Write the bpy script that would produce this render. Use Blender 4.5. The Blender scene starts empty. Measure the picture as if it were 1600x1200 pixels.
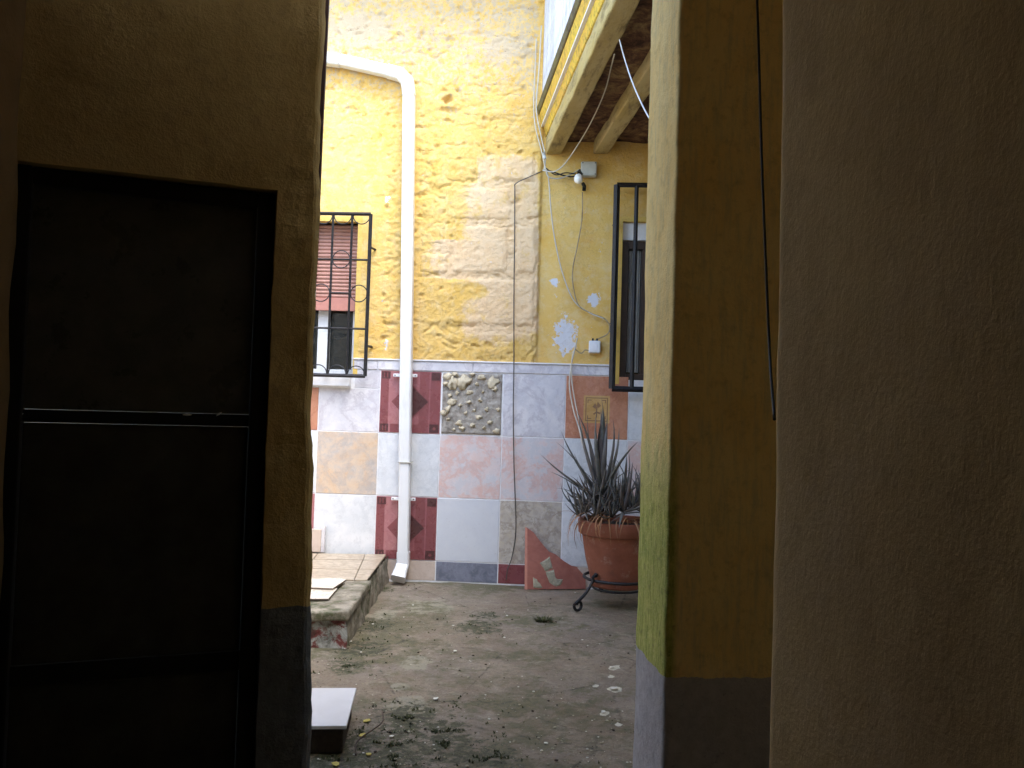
import bpy, bmesh, math, random
from mathutils import Vector, Matrix, noise as mn
random.seed(7)
S = bpy.context.scene
COL = S.collection
R = math.radians

# ------------------------------------------------------------------ camera
F = 1300.0                      # focal length in photograph pixels (1600 wide)
H = 1.10
dcam = Vector((-128, -40, -F)).normalized()
ucam = Vector((0.030, 1, -0.0337)).normalized()
ucam = (ucam - dcam*ucam.dot(dcam)).normalized()
xcam = dcam.cross(ucam)
M3 = Matrix((xcam, dcam, ucam))          # camera vector -> world vector
cam_d = bpy.data.cameras.new('camera'); cam = bpy.data.objects.new('camera', cam_d); COL.objects.link(cam)
cam.matrix_world = Matrix.Translation((0, 0, H)) @ M3.to_4x4()
cam_d.sensor_width = 36; cam_d.lens = F/1600*36; cam_d.clip_start = 0.02; cam_d.clip_end = 200
S.camera = cam

# ------------------------------------------------------------------ light: overcast sky and one very soft sun
w = bpy.data.worlds.new('World'); S.world = w; w.use_nodes = True
nt = w.node_tree; bg = nt.nodes['Background']
sky = nt.nodes.new('ShaderNodeTexSky'); sky.sky_type = 'NISHITA'; sky.sun_disc = False
SUN_EL, SUN_AZ = 60, 38         # azimuth from +Y towards +X
sky.sun_elevation = R(SUN_EL); sky.sun_rotation = R(SUN_AZ); sky.air_density = 1.2; sky.dust_density = 1.5
nt.links.new(sky.outputs[0], bg.inputs[0]); bg.inputs[1].default_value = 0.15
sd = bpy.data.lights.new('sun', 'SUN'); sd.energy = 1.0; sd.angle = R(45); sd.color = (1, .985, .96)
so = bpy.data.objects.new('sun', sd); COL.objects.link(so)
sv = Vector((math.sin(R(SUN_AZ))*math.cos(R(SUN_EL)), math.cos(R(SUN_AZ))*math.cos(R(SUN_EL))*-1, math.sin(R(SUN_EL))))
sky.sun_rotation = math.atan2(sv.x, sv.y)
so.rotation_euler = sv.to_track_quat('Z', 'Y').to_euler(); so.location = sv*10
S.view_settings.view_transform = 'Standard'; S.view_settings.look = 'None'
S.view_settings.gamma = 1; S.view_settings.use_curve_mapping = False
S.view_settings.exposure = 2.85
S.render.engine = 'CYCLES'
S.cycles.max_bounces = 14; S.cycles.diffuse_bounces = 10

# ------------------------------------------------------------------ helpers
def ray(px, py): return M3 @ Vector((px-800, 600-py, -F))
def P(px, py, Y):
    r = ray(px, py); return Vector((0, 0, H)) + r*(Y/r.y)
def G(px, py, z=0.0):
    r = ray(px, py); return Vector((0, 0, H)) + r*((z-H)/r.z)
ALPHA = R(9)
wdir = Vector((math.cos(ALPHA), -math.sin(ALPHA), 0)); wn = Vector((-math.sin(ALPHA), -math.cos(ALPHA), 0))
r0 = ray(690, 640); dist = 5.36/(-(M3.transposed() @ r0).z)
WP0 = Vector((0, 0, H)) + r0*dist; WP0.z = 0
def WP(px, py, off=0.0):        # photograph point on the courtyard wall -> (u, z) of the wall
    r = ray(px, py); o = Vector((0, 0, H)); q = WP0 + wn*off
    t = (q-o).dot(wn)/r.dot(wn); p = o + r*t
    return (p-WP0).dot(wdir), p.z
def WL(px, py, off=0.0):
    u, z = WP(px, py, off); return Vector((u, -off, z))
def W(u, off, z): return WP0 + wdir*u + wn*off + Vector((0, 0, z))
def wallY(X): return WP0.y - (X-WP0.x)*math.tan(ALPHA)
def sstep(a, b, x):
    t = max(0, min(1, (x-a)/(b-a))); return t*t*(3-2*t)
def fbm(p, o=4, s=1.0):
    v = 0; a = .5; q = Vector(p)*s
    for _ in range(o): v += a*mn.noise(q); q = q*2.03 + Vector((3.1, 1.7, 5.3)); a *= .5
    return v

def obj(name, bm, mats, parent=None, smooth=False, loc=None):
    me = bpy.data.meshes.new(name)
    if isinstance(bm, bmesh.types.BMesh):
        bm.normal_update(); bm.to_mesh(me); bm.free()
    else:
        me.from_pydata([tuple(v) for v in bm[0]], [], bm[1])
        if len(bm) > 2:
            for p, i in zip(me.polygons, bm[2]): p.material_index = i
    for m in (mats if isinstance(mats, (list, tuple)) else [mats]): me.materials.append(m)
    if smooth:
        for p in me.polygons: p.use_smooth = True
    o = bpy.data.objects.new(name, me); COL.objects.link(o)
    if parent: o.parent = parent
    if loc is not None: o.location = loc
    return o
def tag(o, label=None, cat=None, group=None, kind=None):
    if label: o['label'] = label
    if cat: o['category'] = cat
    if group: o['group'] = group
    if kind: o['kind'] = kind
    return o
def empty(name, loc=(0, 0, 0), rz=0):
    o = bpy.data.objects.new(name, None); COL.objects.link(o); o.location = loc; o.rotation_euler = (0, 0, rz)
    o.empty_display_size = .1
    return o
def add_box(bm, a, b, bev=0.0, mi=0, rot=None, jitter=0):
    a = Vector(a); b = Vector(b); c = (a+b)/2; s = b-a
    r = bmesh.ops.create_cube(bm, size=1)
    vs = r['verts']
    for v in vs: v.co = Vector((v.co.x*s.x, v.co.y*s.y, v.co.z*s.z)) + Vector([random.uniform(-jitter, jitter) for _ in range(3)])
    fs = list({f for v in vs for f in v.link_faces})
    for f in fs: f.material_index = mi
    if bev > 0:
        es = list({e for v in vs for e in v.link_edges})
        rr = bmesh.ops.bevel(bm, geom=es, offset=bev, segments=2, affect='EDGES', profile=.5)
        vs = list({v for f in rr['faces'] for v in f.verts} | {v for v in vs if v.is_valid})
        for f in {f for v in vs for f in v.link_faces}: f.material_index = mi
    m = Matrix.Translation(c) @ (rot.to_4x4() if rot else Matrix.Identity(4))
    for v in vs: v.co = m @ v.co
    return vs
def box(name, a, b, mats, parent=None, bev=.003, **k):
    bm = bmesh.new(); add_box(bm, a, b, bev, **k); return obj(name, bm, mats, parent)
def catmull(pts, n=8):
    pts = [Vector(p) for p in pts]; q = [pts[0]*2-pts[1]] + pts + [pts[-1]*2-pts[-2]]; out = []
    for i in range(1, len(q)-2):
        for k in range(n):
            t = k/n; a, b, c, d = q[i-1:i+3]
            out.append(.5*((2*b)+(c-a)*t+(2*a-5*b+4*c-d)*t*t+(3*b-3*c+d-a)*t**3))
    out.append(pts[-1]); return out
def add_tube(bm, pts, r, seg=8, taper=None, smooth=True, flat=None):
    pts = [Vector(p) for p in pts]; n = len(pts); rings = []; up = None
    for i, p in enumerate(pts):
        t = (pts[min(i+1, n-1)]-pts[max(i-1, 0)]).normalized()
        if up is None:
            up = Vector((0, 0, 1)) if abs(t.z) < .9 else Vector((1, 0, 0))
        up = (up - t*up.dot(t)).normalized(); s = t.cross(up)
        rr = r(i/(n-1)) if callable(r) else r
        rings.append([bm.verts.new(p + (up*math.cos(a)+s*math.sin(a))*rr) for a in [2*math.pi*k/seg for k in range(seg)]])
    for a, b in zip(rings, rings[1:]):
        for k in range(seg):
            f = bm.faces.new((a[k], a[(k+1) % seg], b[(k+1) % seg], b[k])); f.smooth = smooth
    bm.faces.new(rings[0]); bm.faces.new(rings[-1][::-1])
def tube(name, pts, r, mats, parent=None, seg=8, n=8, sm=True):
    bm = bmesh.new(); add_tube(bm, catmull(pts, n) if n else [Vector(p) for p in pts], r, seg, smooth=sm); bmesh.ops.recalc_face_normals(bm, faces=bm.faces)
    return obj(name, bm, mats, parent)
def lathe(bm, prof, c, seg=40, mi=0):
    c = Vector(c); rings = []
    for r, z in prof: rings.append([bm.verts.new(c+Vector((r*math.cos(2*math.pi*k/seg), r*math.sin(2*math.pi*k/seg), z))) for k in range(seg)])
    for a, b in zip(rings, rings[1:]):
        for k in range(seg):
            f = bm.faces.new((a[k], a[(k+1) % seg], b[(k+1) % seg], b[k])); f.smooth = True; f.material_index = mi
    return rings
def prism(name, poly, y0, y1, mats, parent=None, bev=0.0):
    """polygon in (x,z), extruded along y"""
    bm = bmesh.new(); a = [bm.verts.new((x, y0, z)) for x, z in poly]; b = [bm.verts.new((x, y1, z)) for x, z in poly]
    bm.faces.new(a); bm.faces.new(b[::-1]); n = len(poly)
    for i in range(n): bm.faces.new((a[i], b[i], b[(i+1) % n], a[(i+1) % n]))
    bmesh.ops.recalc_face_normals(bm, faces=bm.faces)
    if bev: bmesh.ops.bevel(bm, geom=list(bm.edges), offset=bev, segments=1, affect='EDGES')
    return obj(name, bm, mats, parent)
def lines(a, b, step):
    n = max(1, round((b-a)/step)); return [a+(b-a)*i/n for i in range(n+1)]
def rbox(name, lx, ly, lz, r, amp, sc, mats, parent=None, M=None, top=True):
    """solid block with rounded arrises and an uneven hand-plastered surface"""
    lo = Vector((lx[0], ly[0], lz[0])); hi = Vector((lx[-1], ly[-1], lz[-1])); idx = {}; V = []; Fc = []
    def vid(i, j, k):
        if (i, j, k) in idx: return idx[(i, j, k)]
        p = Vector((lx[i], ly[j], lz[k]))
        q = Vector([max(lo[c]+r, min(hi[c]-r, p[c])) for c in range(3)])
        d = p-q
        if d.length > 1e-6 and sum(1 for c in range(3) if abs(d[c]) > 1e-6) > 1: p = q + d.normalized()*r
        w_ = M @ p if M else p
        nv = mn.noise_vector(w_*sc)*amp + mn.noise_vector(w_*sc*4.1)*amp*.25
        p = w_ + nv
        idx[(i, j, k)] = len(V); V.append(p); return idx[(i, j, k)]
    nx, ny, nz = len(lx)-1, len(ly)-1, len(lz)-1
    for i in range(nx):
        for k in range(nz):
            Fc.append((vid(i, 0, k), vid(i+1, 0, k), vid(i+1, 0, k+1), vid(i, 0, k+1)))
            Fc.append((vid(i, ny, k), vid(i, ny, k+1), vid(i+1, ny, k+1), vid(i+1, ny, k)))
    for j in range(ny):
        for k in range(nz):
            Fc.append((vid(0, j, k), vid(0, j, k+1), vid(0, j+1, k+1), vid(0, j+1, k)))
            Fc.append((vid(nx, j, k), vid(nx, j+1, k), vid(nx, j+1, k+1), vid(nx, j, k+1)))
    for i in range(nx):
        for j in range(ny):
            Fc.append((vid(i, j, 0), vid(i, j+1, 0), vid(i+1, j+1, 0), vid(i+1, j, 0)))
            Fc.append((vid(i, j, nz), vid(i+1, j, nz), vid(i+1, j+1, nz), vid(i, j+1, nz)))
    return obj(name, (V, Fc), mats, parent, smooth=True)
def edgelines(a, b, step, r):
    e = [a, a+r*.3, a+r*.7, a+r]; f_ = [b-r, b-r*.7, b-r*.3, b]
    return e + lines(a+r, b-r, step)[1:-1] + f_

# ------------------------------------------------------------------ materials
class MB:
    def __init__(s, name, rough=.8, spec=.4, metal=0, coord='Object'):
        s.m = bpy.data.materials.new(name); s.m.use_nodes = True; s.t = s.m.node_tree; s.b = s.t.nodes['Principled BSDF']
        s.b.inputs['Roughness'].default_value = rough; s.b.inputs['Metallic'].default_value = metal
        s.b.inputs['Specular IOR Level'].default_value = spec
        s.co = s.t.nodes.new('ShaderNodeTexCoord').outputs[coord]; s.h = None
    def l(s, a, b): s.t.links.new(a, b)
    def setin(s, i, v):
        if isinstance(v, bpy.types.NodeSocket): s.l(v, i)
        elif isinstance(v, (tuple, list)) and len(v) == 3 and i.type == 'RGBA': i.default_value = (*v, 1)
        else: i.default_value = v
    def map(s, scale=(1, 1, 1), loc=(0, 0, 0), v=None, rot=(0, 0, 0)):
        n = s.t.nodes.new('ShaderNodeMapping'); s.l(v or s.co, n.inputs[0]); n.inputs['Scale'].default_value = scale
        n.inputs['Rotation'].default_value = rot
        s.setin(n.inputs['Location'], loc); return n.outputs[0]
    def rnd(s, k=40.):
        o = s.t.nodes.new('ShaderNodeObjectInfo'); c = s.t.nodes.new('ShaderNodeCombineXYZ')
        a = s.math('MULTIPLY', o.outputs['Random'], k)
        s.l(a, c.inputs[0]); s.l(a, c.inputs[1]); s.l(a, c.inputs[2])
        n = s.t.nodes.new('ShaderNodeVectorMath'); s.l(s.co, n.inputs[0]); s.l(c.outputs[0], n.inputs[1]); s.co = n.outputs[0]
        return o.outputs['Random']
    def noise(s, sc, det=6, ro=.6, v=None, dist=0, typ='FBM'):
        n = s.t.nodes.new('ShaderNodeTexNoise'); n.noise_type = typ; s.l(v or s.co, n.inputs['Vector'])
        n.inputs['Scale'].default_value = sc; n.inputs['Detail'].default_value = det; n.inputs['Roughness'].default_value = ro
        n.inputs['Distortion'].default_value = dist; return n.outputs['Fac']
    def vor(s, sc, v=None, feat='F1', out='Distance'):
        n = s.t.nodes.new('ShaderNodeTexVoronoi'); n.feature = feat; s.l(v or s.co, n.inputs['Vector']); n.inputs['Scale'].default_value = sc
        return n.outputs[out]
    def ramp(s, f, *st):
        n = s.t.nodes.new('ShaderNodeValToRGB'); s.l(f, n.inputs[0]); e = n.color_ramp.elements
        while len(e) < len(st): e.new(.5)
        for x, (p, c) in zip(e, st): x.position = p; x.color = (*(c if isinstance(c, (tuple, list)) else (c, c, c)), 1)
        return n.outputs[0]
    def sel(s, f, a, b): return s.ramp(f, (a, 0), (b, 1))
    def mix(s, f, a, b, mode='MIX'):
        n = s.t.nodes.new('ShaderNodeMix'); n.data_type = 'RGBA'; n.blend_type = mode
        s.setin(n.inputs[0], f); s.setin(n.inputs[6], a); s.setin(n.inputs[7], b); return n.outputs[2]
    def math(s, op, a, b=0, c=None, clamp=False):
        n = s.t.nodes.new('ShaderNodeMath'); n.operation = op; n.use_clamp = clamp; s.setin(n.inputs[0], a); s.setin(n.inputs[1], b)
        if c is not None: s.setin(n.inputs[2], c)
        return n.outputs[0]
    def attr(s, nm):
        n = s.t.nodes.new('ShaderNodeAttribute'); n.attribute_name = nm
        x = s.t.nodes.new('ShaderNodeSeparateColor'); s.l(n.outputs['Color'], x.inputs[0]); return x.outputs
    def xyz(s, v=None):
        x = s.t.nodes.new('ShaderNodeSeparateXYZ'); s.l(v or s.co, x.inputs[0]); return x.outputs
    def col(s, c): s.setin(s.b.inputs['Base Color'], c); return s
    def rough(s, c): s.setin(s.b.inputs['Roughness'], c); return s
    def bump(s, h, strength=.5, dist=.01):
        n = s.t.nodes.new('ShaderNodeBump'); n.inputs['Strength'].default_value = strength; n.inputs['Distance'].default_value = dist
        s.l(h, n.inputs['Height'])
        if s.h: s.l(s.h, n.inputs['Normal'])
        s.h = n.outputs[0]; s.l(s.h, s.b.inputs['Normal']); return s

# painted rubble wall (attribute wear: R bare stone, G white flakes, B grey weathering)
m = MB('yellow_limewash', .9, .2)
A = m.attr('wear')
n1 = m.noise(3.5, 8, .65); n2 = m.noise(16, 8, .7); n3 = m.noise(60, 6, .7); n4 = m.noise(7, 8, .7, v=m.map(loc=(9, 3, 4)))
c = m.mix(m.sel(n1, .35, .65), (.66, .41, .10), (.70, .48, .17))
c = m.mix(m.math('MULTIPLY', m.sel(n2, .48, .68), .6), c, (.70, .55, .30))
c = m.mix(m.math('MULTIPLY', m.sel(n4, .55, .68), .35), c, (.66, .33, .05))
def wearmask(m, a, n, k=.9, lo=.45, hi=.55):
    return m.sel(m.math('ADD', a, m.math('MULTIPLY', m.math('SUBTRACT', n, .5), k)), lo, hi)
ln = m.noise(4.5, 9, .72, v=m.map(scale=(1, 1, 1.7), loc=(3, 1, 8)), dist=.3)
ln = m.ramp(m.math('ABSOLUTE', m.math('SUBTRACT', ln, .5)), (0, 1), (.010, 0))
ln = m.math('MULTIPLY', ln, m.sel(m.noise(3, 5, .6, v=m.map(loc=(8, 8, 8))), .47, .6))
raw = m.mix(m.sel(n4, .4, .65), (.71, .50, .30), (.72, .56, .38)); raw = m.mix(m.math('MULTIPLY', m.sel(n3, .5, .7), .5), raw, (.60, .42, .27))
c = m.mix(m.math('MULTIPLY', wearmask(m, A[0], m.noise(9, 9, .75, v=m.map(loc=(7, 7, 3))), 2.4, .36, .70), .85), c, raw)
c = m.mix(m.math('MULTIPLY', wearmask(m, A[2], m.noise(24, 9, .75, v=m.map(loc=(1, 5, 2))), 2.6, .5, .78), .7), c, (.47, .41, .35))
c = m.mix(wearmask(m, A[1], m.noise(26, 9, .72, v=m.map(loc=(6, 1, 6))), 3.0, .50, .54), c, (.62, .62, .64))
c = m.mix(m.math('MULTIPLY', ln, .45), c, (.30, .20, .09))
sp = m.sel(m.noise(110, 3, .6, v=m.map(loc=(2, 8, 1))), .66, .72)
c = m.mix(m.math('MULTIPLY', sp, m.math('ADD', .14, m.math('MULTIPLY', A[2], 1.3))), c, (.16, .12, .08))
m.col(c); m.bump(n3, .6, .010); m.bump(n2, .45, .016)
YEL = m.m

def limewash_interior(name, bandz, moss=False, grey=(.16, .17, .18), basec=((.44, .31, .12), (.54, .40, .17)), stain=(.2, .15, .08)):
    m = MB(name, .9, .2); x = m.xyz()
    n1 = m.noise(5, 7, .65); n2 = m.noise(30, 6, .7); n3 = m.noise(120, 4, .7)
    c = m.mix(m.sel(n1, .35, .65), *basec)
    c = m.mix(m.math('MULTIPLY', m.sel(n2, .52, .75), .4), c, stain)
    if moss:
        st = m.noise(9, 8, .75, v=m.map(scale=(5, 5, .7)))
        c = m.mix(m.math('MULTIPLY', m.sel(st, .48, .64), .5), c, (.46, .44, .28))
        low = m.ramp(x[2], (.0, 1), (.54, 1), (.67, 0))   # z in metres (object coords are metres)
        up_ = m.sel(x[2], 1.30, 0.75)
        up_ = m.math('MULTIPLY', m.math('SUBTRACT', 1.17, x[2]), 3.0, clamp=True)
        face = m.math('MULTIPLY', m.math('SUBTRACT', 0.62, x[0]), 60, clamp=True)
        gm = m.math('MULTIPLY', m.math('MULTIPLY', m.sel(m.math('ADD', m.math('MULTIPLY', st, .75), m.math('MULTIPLY', up_, .35)), .40, .56), m.math('MULTIPLY', up_, 1.0, clamp=True)), face)
        vs = m.noise(14, 8, .78, v=m.map(scale=(4, 4, .9), loc=(2, 5, 1)))
        green = m.mix(m.sel(vs, .38, .60), (.54, .56, .16), (.20, .27, .05))
        green = m.mix(m.math('MULTIPLY', m.sel(n3, .5, .66), .8), green, (.55, .52, .20))
        green = m.mix(m.math('MULTIPLY', m.sel(n2, .56, .68), .6), green, (.06, .09, .03))
        c = m.mix(m.math('MULTIPLY', gm, .95), c, green)
    wob = m.math('MULTIPLY', m.math('SUBTRACT', m.noise(14, 6, .6), .5), .03)
    bm_ = m.math('GREATER_THAN', m.math('ADD', bandz, wob), x[2])
    g = m.mix(m.sel(n2, .35, .7), grey, tuple(v*.72 for v in grey)); g = m.mix(m.math('MULTIPLY', m.sel(m.noise(45, 6, .75, v=m.map(loc=(2, 2, 9))), .58, .66), .6), g, tuple(v*.4 for v in grey))
    c = m.mix(bm_, c, g)
    if name.startswith('bare'):
        sk = m.noise(3, 8, .7, v=m.map(scale=(1, 1, .5), loc=(3, 3, 3)))
        c = m.mix(m.math('MULTIPLY', m.sel(sk, .44, .66), .35), c, (.30, .22, .13)); c = m.mix(m.math('MULTIPLY', m.sel(m.noise(2.2, 7, .7, v=m.map(loc=(8, 1, 2))), .5, .66), .5), c, (.60, .50, .36))
        m.col(c); m.bump(n3, .25, .003); m.bump(n2, .25, .006); m.bump(sk, .4, .02); return m.m
    m.col(c); m.bump(n3, .3, .004); m.bump(n2, .4, .008); m.bump(n1, .3, .03)
    return m.m
BAND_R = P(1037, 1058, 2.0).z
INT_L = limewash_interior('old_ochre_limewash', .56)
INT_R = limewash_interior('ochre_limewash_grey_dado', BAND_R, True, grey=(.46, .46, .50), basec=((.80, .60, .24), (.84, .69, .33)))
INT_N = limewash_interior('bare_brown_render', -5, basec=((.53, .42, .24), (.63, .51, .30)), stain=(.30, .22, .13))
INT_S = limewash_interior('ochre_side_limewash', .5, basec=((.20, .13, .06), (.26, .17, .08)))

m = MB('grey_mortar', .95, .2); n2 = m.noise(30, 8, .75); n1 = m.noise(6, 5, .6)
m.col(m.mix(m.sel(n2, .4, .66), m.mix(m.sel(n1, .4, .6), (.20, .175, .15), (.30, .27, .23)), (.45, .42, .37))); m.bump(n2, .8, .012); MORT = m.m
m = MB('cream_stone', .9, .2); m.rnd(); n2 = m.noise(40, 6, .7)
m.col(m.mix(m.sel(n2, .35, .7), (.62, .55, .40), (.44, .37, .26))); m.bump(n2, .6, .006); CREAM = m.m

def marble(name, c0, c1, vein, veinamt=.6, sc=6, rough=.22, c2=None):
    m = MB(name, rough, .5); m.rnd(30); n1 = m.noise(sc, 8, .6, dist=1.2); n2 = m.noise(sc*3, 8, .7)
    n3 = m.noise(sc*.8, 9, .68, dist=.35, v=m.map(loc=(4, 4, 9)))
    c = m.mix(m.sel(n1, .38, .62), c0, c1)
    if c2: c = m.mix(m.math('MULTIPLY', m.sel(n2, .48, .62), .8), c, c2)
    v = m.ramp(m.math('ABSOLUTE', m.math('SUBTRACT', n3, .5)), (0, 1), (.05, 0))
    c = m.mix(m.math('MULTIPLY', v, veinamt), c, vein)
    dirt = m.sel(m.noise(90, 4, .7), .64, .72)
    c = m.mix(m.math('MULTIPLY', dirt, .35), c, (.2, .17, .13))
    m.col(c); m.rough(m.ramp(n2, (.3, rough*.8), (.7, rough*1.8))); m.bump(n1, .04, .003); m.bump(n2, .05, .002); return m.m
LILAC = marble('lilac_marble_tile', (.55, .54, .57), (.66, .64, .65), (.41, .38, .42), .6)
BLUE = marble('pale_blue_tile', (.60, .62, .64), (.69, .70, .71), (.46, .48, .50), .4)
PLAIN = marble('plain_pale_blue_tile', (.58, .60, .64), (.61, .63, .66), (.5, .52, .56), .15, rough=.3)
PINK = marble('pink_veined_tile', (.64, .55, .54), (.57, .56, .58), (.62, .38, .32), .7, 5, c2=(.64, .50, .46))
ORANGE = marble('orange_tile', (.44, .19, .11), (.50, .24, .15), (.36, .14, .09), .5)
MOTTLE = marble('orange_grey_mottled_tile', (.58, .42, .28), (.46, .42, .39), (.38, .34, .32), .6, 6, c2=(.60, .48, .36))
STONEY = marble('rough_grey_beige_tile', (.38, .33, .28), (.52, .48, .42), (.24, .2, .17), .6, 12, .5, c2=(.50, .44, .33))
MAR1 = marble('maroon_tile', (.28, .10, .11), (.31, .12, .13), (.24, .07, .07), .2)
MAR2 = marble('deep_maroon_tile', (.20, .06, .065), (.22, .065, .07), (.17, .05, .05), .2)
MAR3 = marble('brown_maroon_tile', (.075, .028, .03), (.09, .035, .035), (.05, .02, .02), .3)
MAR4 = marble('rose_maroon_tile', (.34, .14, .15), (.37, .16, .16), (.3, .1, .1), .2)
SLATE = marble('dark_slate_skirting', (.12, .13, .17), (.19, .20, .25), (.26, .27, .32), .4, 14, .45)
BEIGE = marble('pinkish_beige_tile', (.52, .42, .35), (.57, .48, .41), (.48, .38, .31), .3)
OCHRE = marble('ochre_print', (.50, .30, .11), (.56, .36, .15), (.4, .22, .08), .3)
REDT = marble('red_clay_tile', (.30, .10, .07), (.38, .14, .10), (.25, .08, .06), .4, 8, .5)
STEPT = marble('pink_beige_step_tile', (.36, .29, .21), (.44, .37, .28), (.26, .2, .14), .6, 9, .35, c2=(.33, .28, .21))

def plain(name, c, rough=.5, metal=0, var=.15, sc=30, bump=0, spec=.4):
    m = MB(name, rough, spec, metal); n = m.noise(sc, 6, .65)
    m.col(m.mix(m.sel(n, .3, .7), tuple(v*(1-var) for v in c), tuple(min(1, v*(1+var)) for v in c)))
    if bump: m.bump(n, bump, .005)
    return m.m
# white PVC, dirty towards joints
m = MB('white_plastic', .35, .5); n = m.noise(7, 8, .7, v=m.map(scale=(3, 3, .6))); n2 = m.noise(70, 4, .6)
m.col(m.mix(m.math('MULTIPLY', m.sel(n, .52, .75), .5), (.72, .73, .74), (.46, .44, .36))); m.bump(n2, .05, .003); PVC = m.m
WHITE = plain('white_paint', (.72, .72, .73), .45, var=.06)
IRON = plain('black_iron', (.022, .022, .025), .5, .3, .4, 60, .3)
RUST = plain('rusty_iron', (.05, .035, .028), .65, .4, .5, 60, .4)
SHUT = plain('red_brown_shutter', (.42, .22, .17), .5, var=.12)
SHUTL = plain('pale_red_lath', (.50, .22, .17), .5, var=.1)
GREYB = plain('pale_grey_plastic', (.50, .51, .48), .5, var=.08)
CABW = plain('off_white_cable', (.52, .48, .40), .5, var=.15, sc=8)
CABD = plain('dark_cable', (.07, .06, .05), .5, var=.4, sc=15)
CABT = plain('tan_cable', (.30, .23, .13), .6, var=.4, sc=15)
CABB = plain('black_cable', (.012, .012, .011), .5)
BROWNW = plain('dark_brown_wood', (.05, .030, .022), .5, var=.3, sc=14, bump=.3)
DOORW = plain('black_painted_wood', (.010, .009, .008), .9, var=.4, sc=14, bump=.4)
WOODR = plain('dark_red_wood', (.05, .018, .016), .7, var=.4, sc=14, bump=.4)
CURT = plain('grey_curtain', (.30, .29, .27), .9, var=.2, sc=12)
m = MB('dark_glass', .06, .6); m.col((.012, .014, .013)); m.rough(m.ramp(m.noise(12, 5, .7), (.4, .05), (.7, .3))); GLASS = m.m
m = MB('white_bulb', .2, .6); m.col((.85, .85, .83)); BULB = m.m
# terracotta
m = MB('terracotta', .75, .3); n1 = m.noise(6, 7, .7); n2 = m.noise(50, 5, .7)
c = m.mix(m.sel(n1, .35, .65), (.21, .07, .04), (.30, .11, .068)); c = m.mix(m.math('MULTIPLY', m.sel(m.noise(9, 7, .7, v=m.map(loc=(5, 5, 2))), .56, .7), .6), c, (.13, .06, .042))
c = m.mix(m.math('MULTIPLY', m.sel(m.noise(14, 9, .75, v=m.map(loc=(1, 9, 2))), .56, .68), .4), c, (.48, .38, .31)); m.col(c); m.bump(n2, .4, .006); TERRA = m.m
m = MB('succulent_leaf', .5, .5); r_ = m.rnd(); n1 = m.noise(18, 5, .6)
c = m.mix(m.sel(n1, .3, .7), (.075, .085, .07), (.17, .17, .155)); c = m.mix(m.math('MULTIPLY', r_, .5), c, (.13, .08, .085))
m.col(c); m.bump(m.noise(90, 4, .6), .2, .003); LEAF = m.m
m = MB('dry_leaf', .8, .3); r_ = m.rnd(); m.col(m.mix(r_, (.42, .22, .11), (.22, .12, .07))); DRY = m.m
SOIL = plain('dark_soil', (.04, .028, .02), .95, var=.4, sc=60, bump=.8)
BRICK = plain('dark_red_brick', (.16, .055, .04), .85, var=.4, sc=25, bump=.6)

# weathered concrete of the step side and front lip
m = MB('mossy_concrete', .92, .2); n1 = m.noise(7, 8, .7); n2 = m.noise(35, 7, .7)
c = m.mix(m.sel(n1, .4, .62), (.15, .135, .10), (.36, .32, .26)); c = m.mix(m.math('MULTIPLY', m.sel(m.noise(11, 7, .7, v=m.map(loc=(3, 7, 1))), .5, .62), .8), c, (.06, .075, .03))
m.col(c); m.bump(n2, .7, .012); MOSSC = m.m
m = MB('flaking_red_plinth', .9, .2); n1 = m.noise(13, 8, .7, dist=.6); n2 = m.noise(35, 7, .7)
c = m.ramp(n1, (.36, (.07, .02, .018)), (.47, (.16, .05, .045)), (.53, (.30, .31, .29)), (.62, (.42, .42, .40)))
c = m.mix(m.math('MULTIPLY', m.sel(m.noise(7, 7, .7), .5, .64), .8), c, (.05, .05, .035)); m.col(c); m.bump(n1, .9, .012); PLINTH = m.m

# courtyard ground
m = MB('weathered_yard_concrete', .75, .35, coord='Object')
n0 = m.noise(1.3, 6, .6); n1 = m.noise(3.2, 9, .7, dist=.4); n2 = m.noise(14, 8, .75); n3 = m.noise(70, 6, .75); n5 = m.noise(2.1, 9, .72, v=m.map(loc=(7, 2, 0)))
c = m.mix(m.sel(n1, .38, .62), (.185, .138, .092), (.285, .23, .165))
c = m.mix(m.math('MULTIPLY', m.sel(n0, .42, .62), .6), c, (.23, .20, .17))
c = m.mix(m.math('MULTIPLY', m.sel(n2, .5, .68), .5), c, (.31, .265, .20))
c = m.mix(m.math('MULTIPLY', m.sel(n3, .52, .66), .6), c, (.07, .052, .035)); c = m.mix(m.math('MULTIPLY', m.sel(m.noise(9, 9, .75, v=m.map(loc=(6, 6, 1))), .54, .64), .55), c, (.38, .33, .26))
A = m.attr('wear')
c = m.mix(wearmask(m, A[2], n1, 3.0, .55, .66), c, (.29, .26, .19))
mo = m.math('MULTIPLY', m.sel(m.math('ADD', n5, m.math('MULTIPLY', m.math('SUBTRACT', n2, .5), .8)), .46, .60), .8)

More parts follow.
